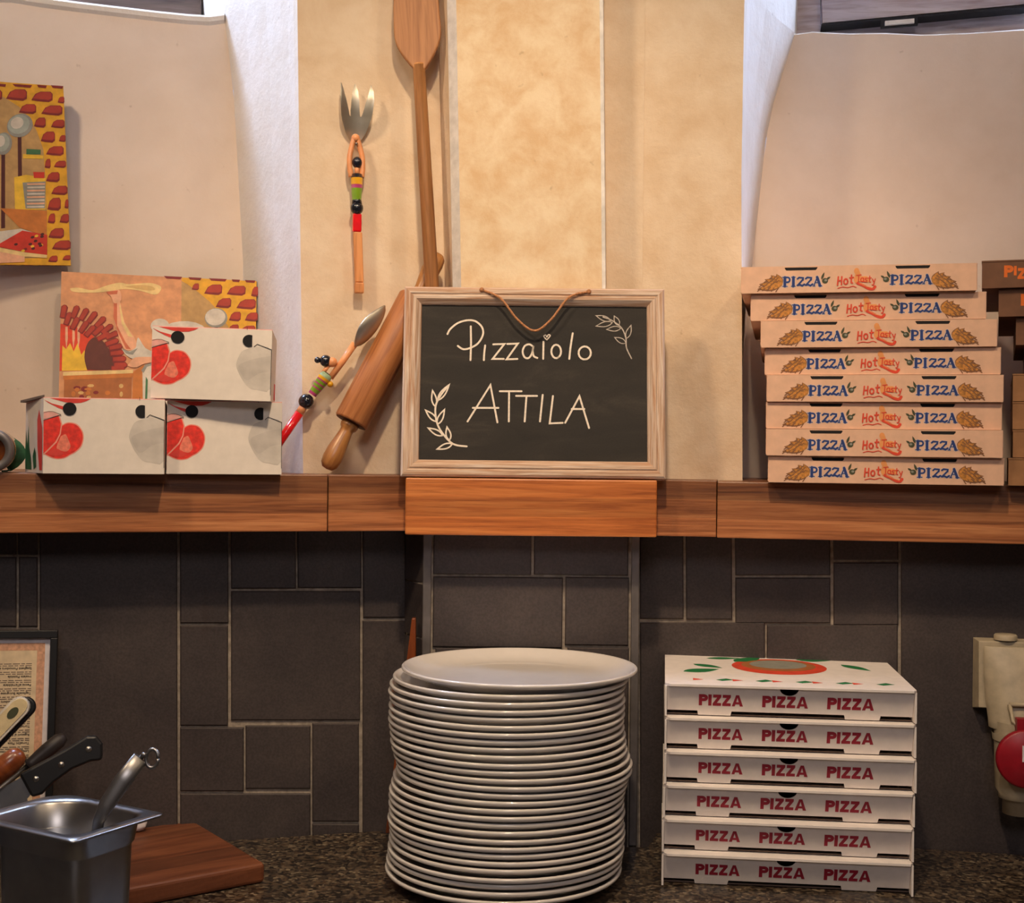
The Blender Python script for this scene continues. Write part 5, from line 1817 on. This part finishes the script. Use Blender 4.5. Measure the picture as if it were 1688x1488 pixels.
a, e = P(-40, 1306, 1.60), P(36, 1240, 1.62)
wh = empty('wooden_handled_tool', (0, 0, 0), 0, 'kitchen tool with round polished brown wooden handle, at the left edge', 'kitchen tool')
along(wh, a, e); Lw_ = (e - a).length
b = MB(); b.lathe([(0, Lw_ + .002), (.008, Lw_), (.0128, Lw_ - .007), (.0142, Lw_ - .02), (.0135, Lw_ * .5), (.011, .004), (.008, 0), (0, 0)], 'brownhandle', 28, axis='x'); b.build('handle', wh)
b = MB(); b.tube([(.002, 0, 0), (-.215, 0, 0)], .004, 'steel'); b.build('rod', wh)

a, e = P(-60, 1262, 1.64), P(46, 1152, 1.66)
sp = empty('plastic_spatula', (0, 0, 0), 0, 'white and black plastic handle with oval holes, in front of the menu', 'kitchen tool')
along(sp, a, e); Ls = (e - a).length
zs2 = 1 if (sp.rotation_euler.to_matrix() @ Vector((0, 0, 1))).z > 0 else -1


def handle_outline(hw_, x0=0.0):
    return [(x0, -hw_), (Ls - hw_, -hw_)] + arc(Ls - hw_, 0, hw_, hw_, -90, 90, 10) + [(x0, hw_)]


def ring_face(b, outer, hole, y, mat):
    n_ = len(outer)
    b.add([(p, y, q) for p, q in outer] + [(p, y, q) for p, q in hole], [], mat)


b = MB()
H_ = .0125
outl = handle_outline(H_)
b.prism([(p, q) for p, q in outl], lambda x, z: (x, .002, z), lambda x, z: (x, .010, z), 'white_plastic')
b.prism([(p * 1.0 - .001, q * .80) for p, q in handle_outline(H_ * .96)], lambda x, z: (x, .0095, z), lambda x, z: (x, .0112, z), 'cream_plastic')
top_ = b.build('grip', sp, bevel=.0015)
b = MB()
b.prism([(p + .003, q - .004 * zs2) for p, q in outl], lambda x, z: (x, -.008, z), lambda x, z: (x, .0018, z), 'black_plastic'); b.build('grip_back', sp, bevel=.0015)
for cx_ in (Ls - .022, Ls - .056):
    b = MB(); b.prism(arc(cx_, 0, .0085, .0050, 0, 360, 20)[:-1], lambda x, z: (x, .0100, z), lambda x, z: (x, .0116, z), 'olive_ink'); b.build('oval_hole', sp)
b = MB(); b.box((-.215, -.001, -.013), (.001, .001, .013), 'white_plastic'); b.build('blade', sp, bevel=.0005)

# framed menu leaning against the tiles, upside down
ME = .2
mx, mz = LW.hit(93, 1037, -.022)
mh = mz - COUNTER
menu = empty('framed_menu', (0, 0, 0), 0, 'black framed menu sheet turned upside down, leaning on the tiles at the left edge', 'menu')
mw = .225
lean = math.radians(5)
mp_ = LW.world(mx - mw / 2 - .002, -.022 - mh * math.tan(lean), COUNTER + .001)
menu.location = mp_
menu.rotation_euler = (Matrix.Rotation(LW.a, 4, 'Z') @ Matrix.Rotation(-lean, 4, 'X') @ Matrix.Rotation(math.radians(.9), 4, 'Y')).to_euler()
mhh = mh / math.cos(lean)
b = MB(); fr_ = .0095
b.box((-mw / 2, -.014, 0), (mw / 2, 0, fr_), 'black_plastic'); b.box((-mw / 2, -.014, mhh - fr_ * 1.1), (mw / 2, 0, mhh), 'black_plastic')
b.box((-mw / 2, -.014, fr_), (-mw / 2 + fr_, 0, mhh - fr_ * 1.1), 'black_plastic'); b.box((mw / 2 - fr_, -.014, fr_), (mw / 2, 0, mhh - fr_ * 1.1), 'black_plastic')
b.build('frame', menu, bevel=.001)
b = MB()
b.box((-mw / 2 + fr_, -.006, fr_), (mw / 2 - fr_, -.002, mhh - fr_ * 1.1), 'paper_white')
fn = lambda x, z, l: (x, -.0061 - .0001 * l, z)
x1_, z1_ = mw / 2 - fr_, mhh - fr_ * 1.1
def rect(i0, m, l): b.flat([(-x1_ + i0, fr_ + i0), (x1_ - i0, fr_ + i0), (x1_ - i0, z1_ - i0), (-x1_ + i0, z1_ - i0)], fn, m, l)
rect(.007, 'paper_orange', 1); rect(.0172, 'paper_cream', 2)


# upside-down dish names in the built-in font, rows of small grey text between
def text_mesh(body, size):
    cu = bpy.data.curves.new('t', 'FONT'); cu.body = body; cu.size = size; cu.offset = size * .02
    ob = bpy.data.objects.new('t', cu); COL.objects.link(ob)
    bpy.context.view_layer.update()
    me = ob.to_mesh()
    vs = [tuple(v.co) for v in me.vertices]; fs_ = [tuple(p.vertices) for p in me.polygons]
    ob.to_mesh_clear(); bpy.data.objects.remove(ob); bpy.data.curves.remove(cu)
    return vs, fs_


names = ['Spaghetti Pomodoro e Basilico', 'Insalata Pizzaiola', 'Penne all\'arrabbiata', 'Tagliatelle Bolognese', 'Spaghetti Pomodoro e Ricotta', 'Penne al pesto', 'Spaghetti Carbonara',
         'Tortellini Panna e Prosciutto', 'Rigatoni al forno', 'Tortellini Pizza', 'Lasagne fatte in casa', 'Spaghetti allo scoglio', 'Gnocchi sorrentina', 'Risotto ai funghi', 'Insalata mista', 'Panna cotta', 'Spaghetti aglio e olio', 'Lasagne al forno', 'Penne al salmone', 'Gnocchi al gorgonzola', 'Risotto alla milanese', 'Insalata caprese']
zz = z1_ - .040
xe = x1_ - .0235
for i, nm in enumerate(names):
    vs, fs_ = text_mesh(nm, .0046)
    b.add([(xe - x, -.0061 - .0004, zz - y) for x, y, z in vs], fs_, 'ink')
    rn = random.Random(i)
    for k in range(2):
        L_ = .035 + rn.random() * .07
        x = xe
        while x > xe - L_:
            wl = .003 + rn.random() * .007
            b.flat([(x, zz + .0018 + k * .0026), (x - wl, zz + .0018 + k * .0026), (x - wl, zz + .0029 + k * .0026), (x, zz + .0029 + k * .0026)], fn, 'ink_grey', 3)
            x -= wl + .0016
    zz -= .0112
    if zz < fr_ + .03: break
b.build('menu_sheet', menu, recalc=False)

# crumpled white paper on the board behind the container
b = MB()
pp = P(224, 1364, 1.70)
b.ball((0, 0, .010), .011, 'paper_white', 12, 0.9)
rn = random.Random(2)
b.v = [(x * (1 + rn.uniform(-.15, .15)) * 1.25, y * (1 + rn.uniform(-.15, .15)), max(0, z * (1 + rn.uniform(-.12, .12)))) for x, y, z in b.v]
best = (9e9, 0)
for k in range(60):
    t_ = .25 * k / 60
    w_ = v0 + ey * (cbl - .016) + ex * t_
    u_ = (w_.x * CR + (COUNTER + cbt - EYE) * SR) * F / w_.y + 844
    best = min(best, (abs(u_ - 228), t_))
pq = v0 + ey * (cbl - .016) + ex * best[1]
o = b.build('paper_napkin'); o.location = (pq.x, pq.y, COUNTER + cbt + .001)
tag(o, 'small crumpled white paper on the cutting board, behind the steel container', 'paper')

# ================================================================== INDUSTRIAL SOCKET ON THE RIGHT
sx_, sz_ = RW.hit(1612, 1120, -.05)
sk = empty('power_socket', RW.world(sx_, 0.0, RW.hit(1612, 1190, -.05)[1]), RW.a, 'cream wall power socket with red hinged cover, at the right edge', 'socket')
ks = 1.80 / F
def S(px, py): return ((px - 1612) * ks, (1190 - py) * ks)
b = MB()
x0, z0 = S(1612, 1190); x1, z1 = S(1745, 1052)
b.hexa([(x0, -.0045, z0 + .012), (x1, -.0045, z0 + .012), (x1, -.0045, z1), (x0, -.0045, z1)], [(x0 + .004, -.035, z0 + .018), (x1 - .004, -.035, z0 + .018), (x1 - .004, -.03, z1 - .002), (x0 + .004, -.03, z1 - .002)], 'socket')
cxs = S(1682, 0)[0]
outl = arc(cxs, 0, .045, .050, 200, 340, 14)
# the bulging body narrows downwards
pts = []
ROWS = ((1062, .047, -.034), (1110, .047, -.044), (1150, .045, -.054), (1186, .041, -.062), (1200, .040, -.064))
for py, r, y in ROWS:
    z = S(0, py)[1]
    for k in range(13):
        a = PI + PI * k / 12
        pts.append((cxs + r * math.cos(a), -.03 + (y + .03) * -math.sin(a) - .006, z))
fs = []
for i in range(len(ROWS) - 1):
    for k in range(12):
        q = i * 13 + k
        fs.append((q, q + 1, q + 14, q + 13))
fs.append(tuple(range(13))); fs.append(tuple(range((len(ROWS) - 1) * 13, len(ROWS) * 13)))
b.add(pts, fs, 'socket', True)
b.build('housing', sk, bevel=.001)
b = MB(); xk_, zk_ = S(1662, 1052); b.lathe([(.016, 0), (.016, .006), (.014, .008), (0, .008)], 'socket', 20, (S(1663, 0)[0], -.02, zk_ - .0002)); b.build('knockout_cap', sk)
b = MB(); xq, zq = S(1631, 1126); b.lathe([(0, .001), (.004, .001), (.0046, -.002)], 'ink_grey', 14, (xq, -.034, zq), axis='y'); b.build('screw', sk)
b = MB()
for (za, ra, zb_, rb) in ((1186, .034, 1215, .034), (1206, .037, 1218, .036)):
    b.lathe([(ra, S(0, za)[1]), (rb, S(0, zb_)[1])], 'socket', 32, (cxs, -.045, 0))
b.lathe([(.034, S(0, 1218)[1]), (.032, S(0, 1300)[1]), (.027, S(0, 1310)[1]), (.028, S(0, 1316)[1]), (.022, S(0, 1318)[1]), (.022, S(0, 1343)[1]), (0, S(0, 1345)[1])], 'socket', 32, (cxs, -.045, 0))
b.build('plug_sleeve', sk)
b = MB()
rc, zc = S(1681, 1238)
b.lathe([(0, .0), (.037, 0), (.040, .003), (.040, .010), (.036, .013), (0, .013)], 'socket_red', 40, (rc + .001, -.098, zc - .000), axis='y')
b.box((rc - .012, -.094, zc + .03), (rc + .03, -.078, zc + .054), 'socket_red')
cov = b.build('hinged_cover', sk)
b = MB(); xa, za = S(1674, 1217); b.box((xa, -.0992, za - .020), (xa + .034, -.0978, za + .002), 'paper_white')
fn = lambda x, z, l: (x, -.0993, z)
for k in range(3):
    b.flat([(xa + .003, za - .003 - k * .005), (xa + .026, za - .003 - k * .005), (xa + .026, za - .0045 - k * .005), (xa + .003, za - .0045 - k * .005)], fn, 'ink_grey')
b.build('sticker', cov, recalc=False)
b = MB(); xa, za = S(1660, 1154); b.tube([(xa, -.066, za), (xa + .004, -.072, za - .022), (xa + .01, -.086, za - .026)], .003, 'socket'); b.tube([(xa, -.066, za), (xa + .05, -.066, za)], .003, 'socket'); b.build('latch', sk)
